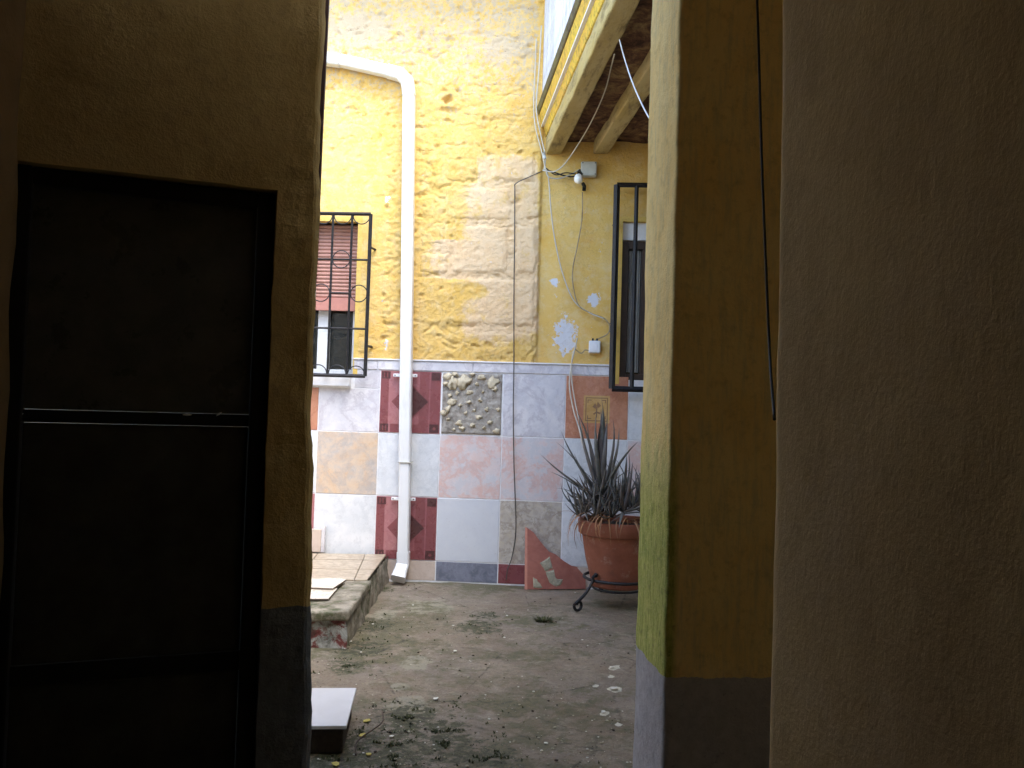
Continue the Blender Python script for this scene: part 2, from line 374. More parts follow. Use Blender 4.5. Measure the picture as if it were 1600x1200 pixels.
mossc = m.mix(m.sel(n3, .4, .65), (.06, .062, .028), (.15, .14, .065))
c = m.mix(mo, c, mossc)
c = m.mix(wearmask(m, A[0], m.noise(22, 9, .78, v=m.map(loc=(4, 4, 4))), 4.5, .70, 1.0), c, m.mix(m.sel(n3, .4, .65), (.04, .04, .022), (.11, .11, .055)))
c = m.mix(wearmask(m, A[1], n2, 1.2, .5, .54), c, (.60, .57, .46))
fl = m.sel(m.noise(130, 2, .5, v=m.map(loc=(1, 2, 3))), .735, .75); c = m.mix(fl, c, (.55, .52, .45))
ck = m.ramp(m.vor(1.7, v=m.map(loc=(2.3, 1.1, 0)), feat='DISTANCE_TO_EDGE'), (0, 1), (.012, 0)); c = m.mix(m.math('MULTIPLY', ck, m.sel(n2, .45, .6)), c, (.05, .04, .03))
m.col(c); m.rough(m.ramp(n0, (.35, .45), (.7, .8))); m.bump(n3, .8, .010); m.bump(n2, .6, .018); GROUND = m.m

def setattr_(o, fn):
    me = o.data; a = me.color_attributes.new('wear', 'FLOAT_COLOR', 'POINT')
    for i, v in enumerate(me.vertices):
        a.data[i].color = (*fn(v.co), 1)

# ------------------------------------------------------------------ ground
gx = lines(-3.2, -1.3, .2)[:-1] + lines(-1.3, 2.0, .03) + lines(2.0, 3.4, .2)[1:]
gy = lines(-3.0, 2.2, .25)[:-1] + lines(2.2, 5.75, .03)
def patch(p, c, r): return max(0, 1-((p.x-c[0])**2+((p.y-c[1])*.8)**2)**.5/r)
def ghz(x, y):
    return .012*fbm((x*2.2, y*2.2, 0), 4) + .006*fbm((x*11, y*11, 3), 3)
V = [(x, y, ghz(x, y)-.004) for y in gy for x in gx]; n = len(gx)
Fc = [(j*n+i, j*n+i+1, (j+1)*n+i+1, (j+1)*n+i) for j in range(len(gy)-1) for i in range(n-1)]
ground = tag(obj('ground', (V, Fc), GROUND, smooth=True), kind='structure')
MOSS = [((575, 975), .22), ((560, 1010), .2), ((640, 1120), .22), ((675, 1140), .22), ((520, 1180), .28), ((590, 1165), .25), ((745, 978), .2), ((850, 968), .1), ((600, 920), .12), ((700, 1165), .2), ((765, 1180), .15), ((545, 1040), .15), ((760, 960), .12), ((620, 1185), .2)]
mossc_ = [(G(*p), r) for p, r in MOSS]
PALE = [((650, 1035), .13), ((635, 1105), .15), ((622, 1072), .06), ((670, 950), .2), ((600, 960), .15)]
pale_ = [(G(*p), r) for p, r in PALE]
CHIP = [((960, 1075), .05), ((956, 1055), .03), ((957, 1042), .035), ((930, 1070), .025), ((944, 1112), .03), ((965, 1130), .03), ((710, 1018), .02), ((965, 1040), .025)]
chip_ = [(G(*p), r) for p, r in CHIP]
setattr_(ground, lambda p: (max(min(1, 1.6*patch(p, c, r)) for c, r in mossc_), max(1.3*patch(p, c, r) for c, r in chip_), max(1.5*patch(p, c, r) for c, r in pale_)))

# ------------------------------------------------------------------ courtyard wall
wall = empty('courtyard_wall', WP0, -ALPHA)
tag(wall, 'rough yellow limewashed stone wall with a patchwork tiled dado, at the back of the yard', 'wall')
u843 = WP(843, 400)[0]
wz = lambda py, px=690: WP(px, py)[1]
z_base, TW = wz(877), .4
Z1, Z2, Z3 = z_base, z_base+.405, z_base+.81
ZT = z_base+1.215; ZB = ZT+.065
u594 = WP(594, 600)[0]
# window openings (u0,u1,z0,z1)
LW = (WP(556, 450)[0]-.85, WP(556, 450)[0], WP(540, 588)[1], WP(540, 346)[1])
RW = (WP(966, 450)[0]+.02, WP(966, 450)[0]+.75, WP(966, 600)[1], WP(985, 346)[1])
HOLE = WP(699, 155)
def hfun(u, z):
    r = 1-sstep(u843-.01, u843+.005, u)
    ul = WP(600, 400)[0]
    r2 = r*(1 if u > ul else (.35+.65*sstep(2.5, 3.1, z)))
    h = .012*fbm((u*3.2, 1, z*3.8), 3)*r2 + .006*fbm((u*11, 4, z*15), 3)*r2 + .006*abs(fbm((u*26, 4, z*34), 3))*r2 + .006*mn.noise(Vector((u*70, 4, z*75)))*r2
    pit = mn.noise(Vector((u*16, 3, z*24))); h -= .013*sstep(.36, .55, pit)*r2
    h -= .012*max(0, 1-abs(mn.noise(Vector((u*2.9, 7, z*7)))+.10*mn.noise(Vector((u*25, 7, z*25))))*18)*r2*sstep(-.1, .25, mn.noise(Vector((u*3.5, 1, z*3.5))))
    cz = (z*3.05 + .25*mn.noise(Vector((u*1.6, 2, 0)))); d = abs(cz-round(cz))
    h -= .004*max(0, 1-d*22)*r2*(.5+mn.noise(Vector((u*4, z*2, 5))))
    wob_ = .10*mn.noise(Vector((u*7, 2, z*7))) + .05*mn.noise(Vector((u*25, 2, z*25)))
    g1 = abs(mn.noise(Vector((u*1.4+4, 9, z*4.6)))+wob_); h -= .012*max(0, 1-g1*30)*r2*sstep(-.15, .2, mn.noise(Vector((u*5, 11, z*5))))
    if r2 > .3: h -= .004*max(0, mn.noise(Vector((u*55, 6, z*75))))*r2*2
    hx, hz = u-HOLE[0], z-HOLE[1]; h -= .05*sstep(.050, .018, abs(hx-hz*.5)+abs(hz)*1.1)
    h += .005*fbm((u*4, 1, z*4), 3)*(1-r)
    h -= .010*(1-r)*sstep(u843+.15, u843, u)
    return h - .012*(1-r)
def px_of(u, z, off=0):
    p = M3.transposed() @ (W(u, off, z)-Vector((0, 0, H))); return 800+p.x/-p.z*F, 600-p.y/-p.z*F
def wearf(u, z):
    if not (-1.4 < u < 2): return (0, 0, .3)
    x, y = px_of(u, z)
    raw = sstep(225, 262, y)*(1-sstep(512, 556, y))*sstep(*((640, 700) if 375 < y < 435 else (685, 760)), x)*.85*(1-sstep(838, 846, x))
    raw *= 1 if x > 745 or y > 285 else .0
    raw = raw*(.85 if y < 345 else 1)
    yy = ((x-740)/28)**2 + ((y-455)/16)**2; raw *= min(1, yy)
    fl = max(0, 1-(((x-883)/24)**2+((y-523)/40)**2)) + .8*max(0, 1-(((x-928)/16)**2+((y-468)/18)**2)) + .6*max(0, 1-(((x-866)/12)**2+((y-440)/10)**2)) + .6*max(0, 1-(((x-603)/7)**2+((y-538)/14)**2)) + .6*max(0, 1-(((x-605)/7)**2+((y-312)/10)**2))
    g = .44*(1-sstep(60, 260, y))*(1-sstep(838, 850, x)) + .22*(1-sstep(838, 846, x))
    g += .35*max(0, 1-(((x-560)/60)**2+((y-45)/30)**2)) + .2*max(0, 1-(((x-790)/50)**2+((y-75)/30)**2))
    if x > 846: g = .05
    if 500 < x < 600 and y > 200: g *= .4
    return (raw, min(1, fl), g)
uu = lines(-3.3, -1.25, .2)[:-1] + lines(-1.25, u843-.02, .009)[:-1] + lines(u843-.02, u843+.02, .008) + lines(u843+.02, 1.75, .02)[1:] + lines(1.75, 3.4, .2)[1:]
zz = lines(ZB, 4.0, .0095) + lines(4.0, 4.14, .07)[1:]
ub = sorted(set(uu + [LW[0], LW[1], RW[0], RW[1]])); zb = sorted(set(zz + [LW[3], RW[3]]))
def inside(u, z):
    for w_ in (LW, RW):
        if w_[0] < u < w_[1] and w_[2] < z < w_[3]: return True
    return False
V = []; near = lambda u, z: min(1, min(max(abs(u-(w_[0]+w_[1])/2)-(w_[1]-w_[0])/2, abs(z-(w_[2]+w_[3])/2)-(w_[3]-w_[2])/2) for w_ in (LW, RW))/.05) if True else 1
for z in zb:
    for u in ub:
        k = max(0, near(u, z)); V.append((u, -hfun(u, z)*k, z))
n = len(ub)
Fc = [(j*n+i, j*n+i+1, (j+1)*n+i+1, (j+1)*n+i) for j in range(len(zb)-1) for i in range(n-1) if not inside((ub[i]+ub[i+1])/2, (zb[j]+zb[j+1])/2)]
pl = obj('plaster', (V, Fc), YEL, wall, smooth=True); setattr_(pl, lambda p: wearf(p.x, p.z))
# solid body behind the plaster, split round the openings
D = .34
def body(a, b, c, d, nm='masonry', m_=MORT): return box(nm, (a, .055, c), (b, D, d), m_, wall, 0)
us = [-3.3, LW[0], LW[1], RW[0], RW[1], 3.4]
for i in range(5):
    if i in (1, 3):
        w_ = LW if i == 1 else RW
        body(us[i], us[i+1], -.1, w_[2]); body(us[i], us[i+1], w_[3], 4.14)
    else: body(us[i], us[i+1], -.1, 4.14)
# reveals
def reveal(w_, mt, parent):
    bm = bmesh.new(); t = .004
    add_box(bm, (w_[1], -.001, w_[2]), (w_[1]+.03, D-.02, w_[3]))
    add_box(bm, (w_[0]-.03, -.001, w_[2]), (w_[0], D-.02, w_[3]))
    add_box(bm, (w_[0]-.03, -.001, w_[3]), (w_[1]+.03, D-.02, w_[3]+.03))
    return obj('reveal', bm, mt, parent)
REV = limewash_interior('yellow_reveal_paint', -5, basec=((.62, .42, .10), (.68, .48, .15)))
reveal(LW, REV, wall); reveal(RW, REV, wall)
box('backing', (us[0], .004, -.1), (us[1]+.0, .055, ZB+.01), MORT, wall, 0)
box('backing', (us[1], .004, -.1), (us[2], .055, min(LW[2], ZB)), MORT, wall, 0)
box('backing', (us[2], .004, -.1), (us[3], .055, ZB), MORT, wall, 0)
box('backing', (us[3], .004, -.1), (us[4], .055, RW[2]), MORT, wall, 0)
box('backing', (us[4], .004, -.1), (us[5], .055, ZB), MORT, wall, 0)

# stone blocks standing proud of the limewash, each its own piece
STONES = [(632,673,-12,54),(678,836,-30,12),(688,756,27,60),(760,840,18,62),(556,628,58,82),(515,552,60,84),(600,676,56,80),(722,841,68,139),
 (652,684,143,186),(716,756,142,184),(758,838,143,187),(690,760,191,232),(765,838,191,230),(764,839,236,285),(692,748,244,285),(692,802,290,346),(808,841,290,346),(706,798,349,430),(802,841,349,430),(652,702,392,430),(686,839,433,511),(690,838,514,541),(654,684,300,345),(654,700,350,386),(652,682,250,292),(655,682,434,470),(516,580,4,50),(640,684,88,138),(690,720,100,138),(520,600,190,222),(640,684,196,240)]
for (x0, x1, y0, y1) in STONES:
    ua, zb_ = WP(x0, (y0+y1)/2)[0], WP((x0+x1)/2, y0)[1]; ubb, za = WP(x1, (y0+y1)/2)[0], WP((x0+x1)/2, y1)[1]
    nx = max(5, round((ubb-ua)/.010)); nz = max(4, round((zb_-za)/.010)); V = []
    seed = random.uniform(0, 50); lift = random.uniform(-.002, .005); soft = 1
    for k in range(nz+1):
        for i in range(nx+1):
            a, b = i/nx, k/nz
            d = min(a*(ubb-ua), (1-a)*(ubb-ua), b*(zb_-za), (1-b)*(zb_-za))
            u = ua+a*(ubb-ua)+.012*mn.noise(Vector((b*4, seed, a*2))); z = za+b*(zb_-za)+.014*mn.noise(Vector((a*4*(ubb-ua)/.2, seed+9, b)))
            prof = sstep(0, .030+.03*abs(mn.noise(Vector((u*9, z*9, seed)))), d)
            rw_ = wearf(u, z)[0]; h = hfun(u, z)*(.5-.25*rw_) + lift*soft + .006*rw_ - .015*(1-prof) + .007*fbm((u*14, seed, z*14), 3) + .005*abs(fbm((u*34, seed, z*34), 3)) + .0035*mn.noise(Vector((u*75, seed, z*75)))
            V.append((u, -h, z))
    n = nx+1
    Fc = [(k*n+i, k*n+i+1, (k+1)*n+i+1, (k+1)*n+i) for k in range(nz) for i in range(nx)]
    o = obj('stone', (V, Fc), YEL, wall, smooth=True); setattr_(o, lambda p: wearf(p.x, p.z))
# hole in the masonry, a dark pocket with a broken stone edge
# ---- tiles
GROUT = plain('pale_grout', (.74, .74, .75), .9, var=.12, sc=20)
for o in list(wall.children):
    if o.name.startswith('backing'): o.data.materials[0] = GROUT
def tile(u0, u1, z0, z1, mats, label=None, decor=None, th=.011, name='tile'):
    g = .0032; bm = bmesh.new(); c = Vector(((u0+u1)/2, 0, (z0+z1)/2)); hw, hh = (u1-u0)/2-g, (z1-z0)/2-g
    add_box(bm, (-hw, -th/2, -hh), (hw, th/2, hh), .0015)
    if decor:
        for poly, mi, lv in decor:
            y = -th/2-.0004*lv; vs = [bm.verts.new((x*hw, y, z*hh)) for x, z in poly]; f = bm.faces.new(vs); f.normal_update()
            if f.normal.y > 0: f.normal_flip()
            f.material_index = mi
    o = obj(name, bm, mats, wall, loc=(c.x, -th/2+.012+random.uniform(-.0015, .0015), c.z))
    o.rotation_euler = (R(random.uniform(-.25, .25)), R(random.uniform(-.2, .2)), R(random.uniform(-.25, .25)))
    if label: o['label'] = label
    return o
def rect(a, b, c, d): return [(a, c), (b, c), (b, d), (a, d)]
dia = [(rect(-.72, -.30, -1, 1), 4, 1), (rect(.30, .62, -1, 1), 1, 1), (rect(-.98, -.72, -.98, .98), 1, 1), (rect(.66, .98, -.98, .98), 2, 1), (rect(-.64, .58, -.99, -.72), 2, 2),
       ([(-.62, 0), (0, -.62), (.62, 0), (0, .62)], 2, 3), ([(0, -.56), (.60, .02), (0, .56)], 3, 4),
       (rect(-.97, -.68, .74, .97), 3, 3), (rect(.68, .97, .72, .97), 3, 3), (rect(-.97, -.70, -.97, -.72), 3, 3), (rect(.66, .97, -.97, -.70), 3, 3),
       (rect(-.90, -.86, .78, .94), 1, 5), (rect(-.80, -.76, .78, .94), 1, 5), (rect(-.9, -.86, -.94, -.78), 1, 5), (rect(-.8, -.76, -.94, -.78), 1, 5), ([(.82, -.9), (.88, -.84), (.82, -.78), (.76, -.84)], 1, 5)]
MARS = [MAR1, MAR2, MAR2, MAR3, MAR4]
em = [(rect(-.42, .42, -.5, .38), 1, 1), (rect(-.36, .36, -.44, .32), 2, 2), (rect(-.33, .33, -.41, .29), 1, 3)]
for sx in (-1, 1):
    for sz, zc in ((1, .22), (-1, -.34)):
        em += [(rect(*sorted((sx*.30, sx*.17)), *sorted((zc, zc+sz*.03))), 2, 4), (rect(*sorted((sx*.30, sx*.27)), *sorted((zc, zc-sz*.08))), 2, 4)]
em += [(rect(-.02, .02, -.32, .02), 2, 5), ([(-.14, .02), (-.05, .14), (.0, .05), (-.03, -.05)], 2, 5), ([(.14, .06), (.03, .19), (.0, .05), (.04, -.02)], 2, 5), ([(-.12, -.2), (0, -.12), (.0, -.17), (-.08, -.24)], 2, 5), ([(.14, -.16), (0, -.12), (.0, -.17), (.1, -.22)], 2, 5)]
C = lambda k: u594 + TW*k
PRINT = plain('brown_print', (.24, .13, .07), .4)
# columns: -2,-1 hidden or partly visible, 0 = x 497-594, 1 = 594-690 ...
sill_r = WP(549, 596)[0]; ztile0 = WP(540, 606)[1]
for k, mt in ((-4, LILAC), (-3, PINK), (-2, ORANGE)): tile(C(k), C(k+1), Z3, ztile0, mt)
tile(C(-2), C(-1), Z3, ztile0, ORANGE, 'bright orange tile cut off by the dark wall edge')
o_ = bpy.data.objects[[o.name for o in wall.children if o.name.startswith('tile')][-1]]
tile(C(-1), C(0), Z3, ztile0, LILAC)
tile(sill_r+.02, C(0)-.0, ztile0, ZT, LILAC, 'narrow lilac offcut beside the window sill')
row1 = [(0, MARS, 'maroon tile printed with a dark diamond and corner squares', dia), (2, LILAC, None, None), (3, [ORANGE, OCHRE, PRINT], 'orange tile with a square ochre emblem of a small plant', em), (4, BLUE, None, None), (5, PINK, None, None)]
for k, mt, lb, dc in row1:
    z1 = ZT
    if k >= 3 and C(k) > RW[0]-.4: z1 = min(ZT, RW[2]-.05) if C(k) > RW[0]-.1 else ZT
    tile(C(k), C(k+1), Z3, z1, mt, lb, dc)
row2 = [(-4, BLUE), (-3, PINK), (-2, BLUE), (-1, MOTTLE), (0, BLUE), (1, PINK), (2, PINK), (3, BLUE), (4, PINK), (5, LILAC)]
for k, mt in row2: tile(C(k), C(k+1), Z2, Z3, mt, {-1: 'tile mottled in orange and grey'}.get(k))
row3 = [(-4, PINK), (-3, BLUE), (-2, MAR4), (-1, BLUE), (0, MARS), (1, PLAIN), (2, STONEY), (3, BLUE), (4, LILAC), (5, PINK)]
for k, mt in row3: tile(C(k), C(k+1), Z1, Z2, mt, {0: 'lower maroon tile printed with a dark diamond', 1: 'plain pale blue tile', 2: 'rough grey and beige tile'}.get(k), dia if k == 0 else None)
for k, mt, lb in ((-1, BEIGE, None), (0, BEIGE, 'pinkish beige skirting piece behind the downpipe'), (1, SLATE, 'dark slate skirting piece'), (2, MAR2, 'dark maroon skirting piece'), (3, BEIGE, None), (4, SLATE, None), (5, BEIGE, None)):
    tile(C(k), C(k+1), .004, Z1, mt, lb, name='skirting_tile')
# border strip pieces along the top of the dado
bu = [-3.2, -2.4, LW[1]+.0]
tile(-3.25, LW[0]-.01, ZT, ZB, LILAC, name='border_tile')
x = LW[1]+.004
for wd in (.16, .62, .74, 5):
    e = min(x+wd, RW[0]-.06); tile(x, e, ZT, ZB, LILAC, name='border_tile', th=.016)
    x = e
    if e >= RW[0]-.07: break
tile(RW[1]+.02, 3.3, ZT, ZB, LILAC, name='border_tile')
EDGE = plain('white_edge_trim', (.70, .70, .72), .4, var=.05)
box('trim_strip', (LW[1]+.004, -.012, ZB-.001), (RW[0]-.06, .012, ZB+.008), EDGE, wall, .002)
# eave added out of view to shade the top of the wall
box('shading_eave', (-3.3, -.50, 4.245), (3.4, D, 4.29), BROWNW, wall, .004)
e0_ = None
for k in range(22):
    if e0_ is None: o = e0_ = box('shading_rafter', (-.04, -.46, -.09), (.04, D, 0), BROWNW, wall, .004)
    else: o = e0_.copy(); COL.objects.link(o)
    o.parent = wall; o.location = (-3.15+k*.3, 0, 4.243)
# missing tile: bare mortar with lumps of cream stone
ua, ubb = C(1)+.004, C(2)-.004; V = []; nn = 44
for k in range(nn+1):
    for i in range(nn+1):
        u = ua+(ubb-ua)*i/nn; z = Z3+.003+(ZT-Z3-.006)*k/nn
        ed = min(i, k, nn-i, nn-k)
        h = .010*fbm((u*9, 2, z*9), 3)+.014*abs(fbm((u*38, 2, z*38), 3))
        V.append((u, -.004-h if ed else .012, z))
Fc = [(k*(nn+1)+i, k*(nn+1)+i+1, (k+1)*(nn+1)+i+1, (k+1)*(nn+1)+i) for k in range(nn) for i in range(nn)]
o = obj('mortar_patch', (V, Fc), MORT, wall, smooth=True); o['label'] = 'square of bare grey mortar where a tile has fallen off'
def pebble(name, c, rx, rz, ry, mt, parent=None, sub=2, rot=0, rough=.25):
    bm = bmesh.new(); bmesh.ops.create_icosphere(bm, subdivisions=sub, radius=1); s_ = random.uniform(0, 99)
    for v in bm.verts:
        v.co *= 1+rough*mn.noise(v.co*1.7+Vector((s_, 0, 0)))*1.5
        v.co = Vector((v.co.x*rx, v.co.y*ry, v.co.z*rz)); v.co.rotate(Matrix.Rotation(rot, 3, 'Y'))
    for f in bm.faces: f.smooth = True
    return obj(name, bm, mt, parent, loc=c)
for (x, y, a, b) in [(700,588,7,5),(706,598,7,11),(725,597,10,10),(769,598,9,8),(706,629,7,5),(693,645,5,5),(734,613,5,4),(714,614,3,3),(748,652,5,3),(717,662,5,4),(696,600,4,3),(703,618,3,3),(719,633,3,2),(745,600,3,2),(755,612,2,2),(733,628,4,3),(741,641,3,2),(722,670,4,3),(700,655,3,2),(765,660,4,3),(779,640,3,3),(709,671,3,2),(752,589,6,3),(738,585,4,2),(756,668,3,2),(776,674,6,4),(738,664,4,3),(774,608,4,3),(712,585,5,3),(700,640,4,6),(750,625,3,3),(760,640,3,3),(728,645,3,2)]:
    p = WL(x, y, .008); pebble('stone_lump', p, a/242*1.0, b/242*1.0, .010, CREAM, wall, rot=random.uniform(-.6, .6), rough=.8)

# ------------------------------------------------------------------ left window (shutter, frame, sill) and its grille
lw = empty('left_window', W(LW[0]+.4, 0, LW[2]), -ALPHA)
tag(lw, 'window with a half lowered red-brown roller shutter and white frame, left of the downpipe', 'window')
L0 = Vector((LW[0]+.4, 0, LW[2]))       # wall local -> window local
def lb(name, a, b, mt, bev=.002, par=lw, o0=L0): return box(name, Vector(a)-o0, Vector(b)-o0, mt, par, bev)
zs_top = LW[3]; zs_bot = WP(540, 471, -.1)[1]; sl = .0245; z = zs_top
m_ = None
while z > zs_bot+sl:
    if m_ is None:
        bm = bmesh.new(); n_ = 5
        rings = []
        for xx in (LW[0]+.012-L0.x, LW[1]-.012-L0.x):
            rings.append([bm.verts.new((xx, .1-.007*math.sin(math.pi*(k+.0)/n_), sl*(k/n_)*.93)) for k in range(n_+1)] + [bm.verts.new((xx, .112, sl*.93)), bm.verts.new((xx, .112, 0))])
        a, b = rings; nn_ = len(a)
        for k in range(nn_): bm.faces.new((a[k], a[(k+1) % nn_], b[(k+1) % nn_], b[k]))
        bm.faces.new(a); bm.faces.new(b[::-1]); bmesh.ops.recalc_face_normals(bm, faces=bm.faces)
        s0 = obj('shutter_slat', bm, SHUT, lw); m_ = s0
    else:
        s0 = m_.copy(); COL.objects.link(s0); s0.parent = lw
    s0.location = (0, 0, z-sl-L0.z); z -= sl
zlat = WP(540, 486, -.1)[1]
lb('bottom_lath', (LW[0]+.012, .085, zlat), (LW[1]-.012, .115, z-.002), SHUTL)
fy0, fy1 = .15, .19
for a, b in ((LW[0], LW[0]+.06), (LW[1]-.05, LW[1]), (WP(506, 540, -.15)[0]-.045, WP(506, 540, -.15)[0]+.035)): lb('window_frame', (a, fy0, LW[2]), (b, fy1, LW[3]), PVC)
lb('window_frame', (LW[0]+.061, fy0+.002, LW[2]), (LW[1]-.051, fy1-.002, LW[2]+.05), PVC)
lb('pane', (LW[0]+.062, .172, LW[2]+.051), (LW[1]-.052, .178, LW[3]), GLASS, 0)
box('room_backing', Vector((LW[0], D, LW[2]))-L0, Vector((LW[1], D+.02, LW[3]))-L0, DOORW, lw, 0)
lb('shutter_strap', (WP(494, 420, -.08)[0]-.006, .083, zlat-.0), (WP(494, 420, -.08)[0]+.004, .086, zs_top), CABW, 0)
lb('window_sill', (LW[0]-.05, -.045, ztile0+.008), (sill_r, .16, LW[2]), WHITE, .006)
gl = empty('left_window_grille', W(LW[0]+.4, .02, LW[2]), -ALPHA)
gl.name = 'window_grille'
tag(gl, 'black iron grille with small rings over the shuttered window on the left', 'grille')
GO = .085   # stand-off from the wall
G0 = Vector((LW[0]+.4, -.02, LW[2]))
def gp(px, py, off=GO): return WL(px, py, off)-G0
def bar(nm, a, b, r=.007, par=gl, mt=IRON, sq=True):
    bm = bmesh.new(); add_tube(bm, [a, b], r*1.2 if sq else r, 4 if sq else 8, smooth=False)
    bmesh.ops.recalc_face_normals(bm, faces=bm.faces); return obj(nm, bm, mt, par)
zt = WP(540, 334, GO)[1]-G0.z; zbm = WP(540, 587, GO)[1]-G0.z
ur = WP(575, 460, GO)[0]-G0.x; ul_ = ur-1.08; y_ = -GO+.02
bar('frame_bar', (ul_, y_, zt), (ur, y_, zt), .010); bar('frame_bar', (ul_, y_, zbm), (ur, y_, zbm), .010)
bar('frame_bar', (ur, y_, zbm), (ur, y_, zt), .010); bar('frame_bar', (ul_, y_, zbm), (ul_, y_, zt), .010)
pitch = (WP(546, 460, GO)[0]-WP(516, 460, GO)[0])
ubar = [WP(546, 460, GO)[0]-G0.x-pitch*k for k in range(9)]
for u_ in ubar: 
    if u_ > ul_+.05: bar('upright_bar', (u_, y_+.0015, zbm), (u_, y_+.0015, zt), .0065)
zc = [WP(540, yy, GO)[1]-G0.z for yy in (405, 513)]
for z_ in zc: bar('cross_bar', (ul_, y_+.012, z_), (ur, y_+.012, z_), .0055)
zm = WP(540, 458, GO)[1]-G0.z
def arc(c, r, a0, a1, nm='scroll', par=gl, rr=.0035):
    n_ = 18; pts = [Vector((c[0]+r*math.cos(a0+(a1-a0)*k/n_), y_+.004, c[1]+r*math.sin(a0+(a1-a0)*k/n_))) for k in range(n_+1)]
    bm = bmesh.new(); add_tube(bm, pts, rr, 6); obj(nm, bm, IRON, par)
allu = sorted([u_ for u_ in ubar if u_ > ul_+.05]+[ur, ul_])
for a, b in zip(allu, allu[1:]):
    c = (a+b)/2; r_ = (b-a)/2-.006
    arc((c, zt-.01), r_, math.pi, 2*math.pi); arc((c, zbm+.01), r_, 0, math.pi)
for i, (a, b) in enumerate(zip(allu, allu[1:])):
    c = (a+b)/2; r_ = (b-a)/2-.006; k = len(allu)-2-i
    if k % 2 == 0: arc((c, zm), r_, 0, 2*math.pi)
    else: arc((c, zc[0]), r_, 0, 2*math.pi); bar('short_bar', (a, y_, zm), (b, y_, zm), .005)
for z_ in (WP(575, 390, 0)[1]-G0.z, WP(575, 542, 0)[1]-G0.z): bar('fixing_lug', (ur, y_, z_), (ur+.02, .03, z_), .007)

# ------------------------------------------------------------------ right window and its grille
rw = empty('right_window', W(RW[0]+.35, 0, RW[2]), -ALPHA); rw.name = 'window'; lw.name = 'window'
rw.name = 'window'
tag(rw, 'dark brown window with a pale curtain under the gallery, partly behind the pillar', 'window')
R0 = Vector((RW[0]+.35, 0, RW[2]))
def rb(name, a, b, mt, bev=.002): return box(name, Vector(a)-R0, Vector(b)-R0, mt, rw, bev)
rb('shutter_box', (RW[0]+.001, .03, RW[3]-.115), (RW[1]-.001, .16, RW[3]-.001), WHITE)
fz1 = RW[3]-.117
rb('window_frame', (RW[0]+.001, .05, RW[2]+.03), (RW[0]+.045, .12, fz1), BROWNW); rb('window_frame', (RW[1]-.045, .05, RW[2]+.03), (RW[1]-.001, .12, fz1), BROWNW)
rb('window_frame', (RW[0]+.046, .052, fz1-.05), (RW[1]-.046, .12, fz1), BROWNW); rb('window_frame', (RW[0]+.046, .052, RW[2]+.03), (RW[1]-.046, .12, RW[2]+.07), BROWNW)
rb('window_frame', (RW[0]+.13, .056, RW[2]+.071), (RW[0]+.16, .11, fz1-.051), BROWNW)
rb('pane', (RW[0]+.046, .10, RW[2]+.071), (RW[1]-.046, .105, fz1-.051), GLASS, 0)
bm = bmesh.new(); n_ = 26; a = RW[0]+.05; b = RW[0]+.125
vs = [[bm.verts.new(Vector((a+(b-a)*i/n_, .085+.006*math.sin(i*1.1), zz_))-R0) for i in range(n_+1)] for zz_ in (RW[2]+.08, fz1-.055)]
for i in range(n_): bm.faces.new((vs[0][i], vs[0][i+1], vs[1][i+1], vs[1][i])).smooth = True
obj('curtain', bm, CURT, rw)
rb('window_sill', (RW[0]+.001, .01, RW[2]), (RW[1]-.001, .2, RW[2]+.028), WHITE)
box('room_backing', Vector((RW[0], D, RW[2]))-R0, Vector((RW[1], D+.02, RW[3]))-R0, DOORW, rw, 0)
gr = empty('window_grille', W(RW[0]+.35, .02, RW[2]), -ALPHA)
tag(gr, 'thick black iron grille over the brown window beside the green stained pillar', 'grille')
Q0 = Vector((RW[0]+.35, -.02, RW[2])); GQ = .09; yq = -GQ+.02
zt = WP(980, 289, GQ)[1]-Q0.z; zbm = WP(980, 608, GQ)[1]-Q0.z; uL = WP(960, 450, GQ)[0]-Q0.x; uR = uL+.85
bar('frame_bar', (uL, yq, zbm), (uL, yq, zt), .017, gr); bar('frame_bar', (uR, yq, zbm), (uR, yq, zt), .017, gr)
bar('frame_bar', (uL, yq, zt), (uR, yq, zt), .013, gr); bar('frame_bar', (uL, yq, zbm), (uR, yq, zbm), .015, gr)
ug = WP(991, 450, GQ)[0]-Q0.x
for k in range(5): bar('upright_bar', (ug+k*.135, yq+.001, zbm), (ug+k*.135, yq+.001, zt), .011, gr)
for z_ in (WP(955, 352, 0)[1]-Q0.z, WP(955, 505, 0)[1]-Q0.z, WP(955, 518, 0)[1]-Q0.z): bar('fixing_lug', (uL, yq, z_), (uL-.005, .03, z_), .012, gr)

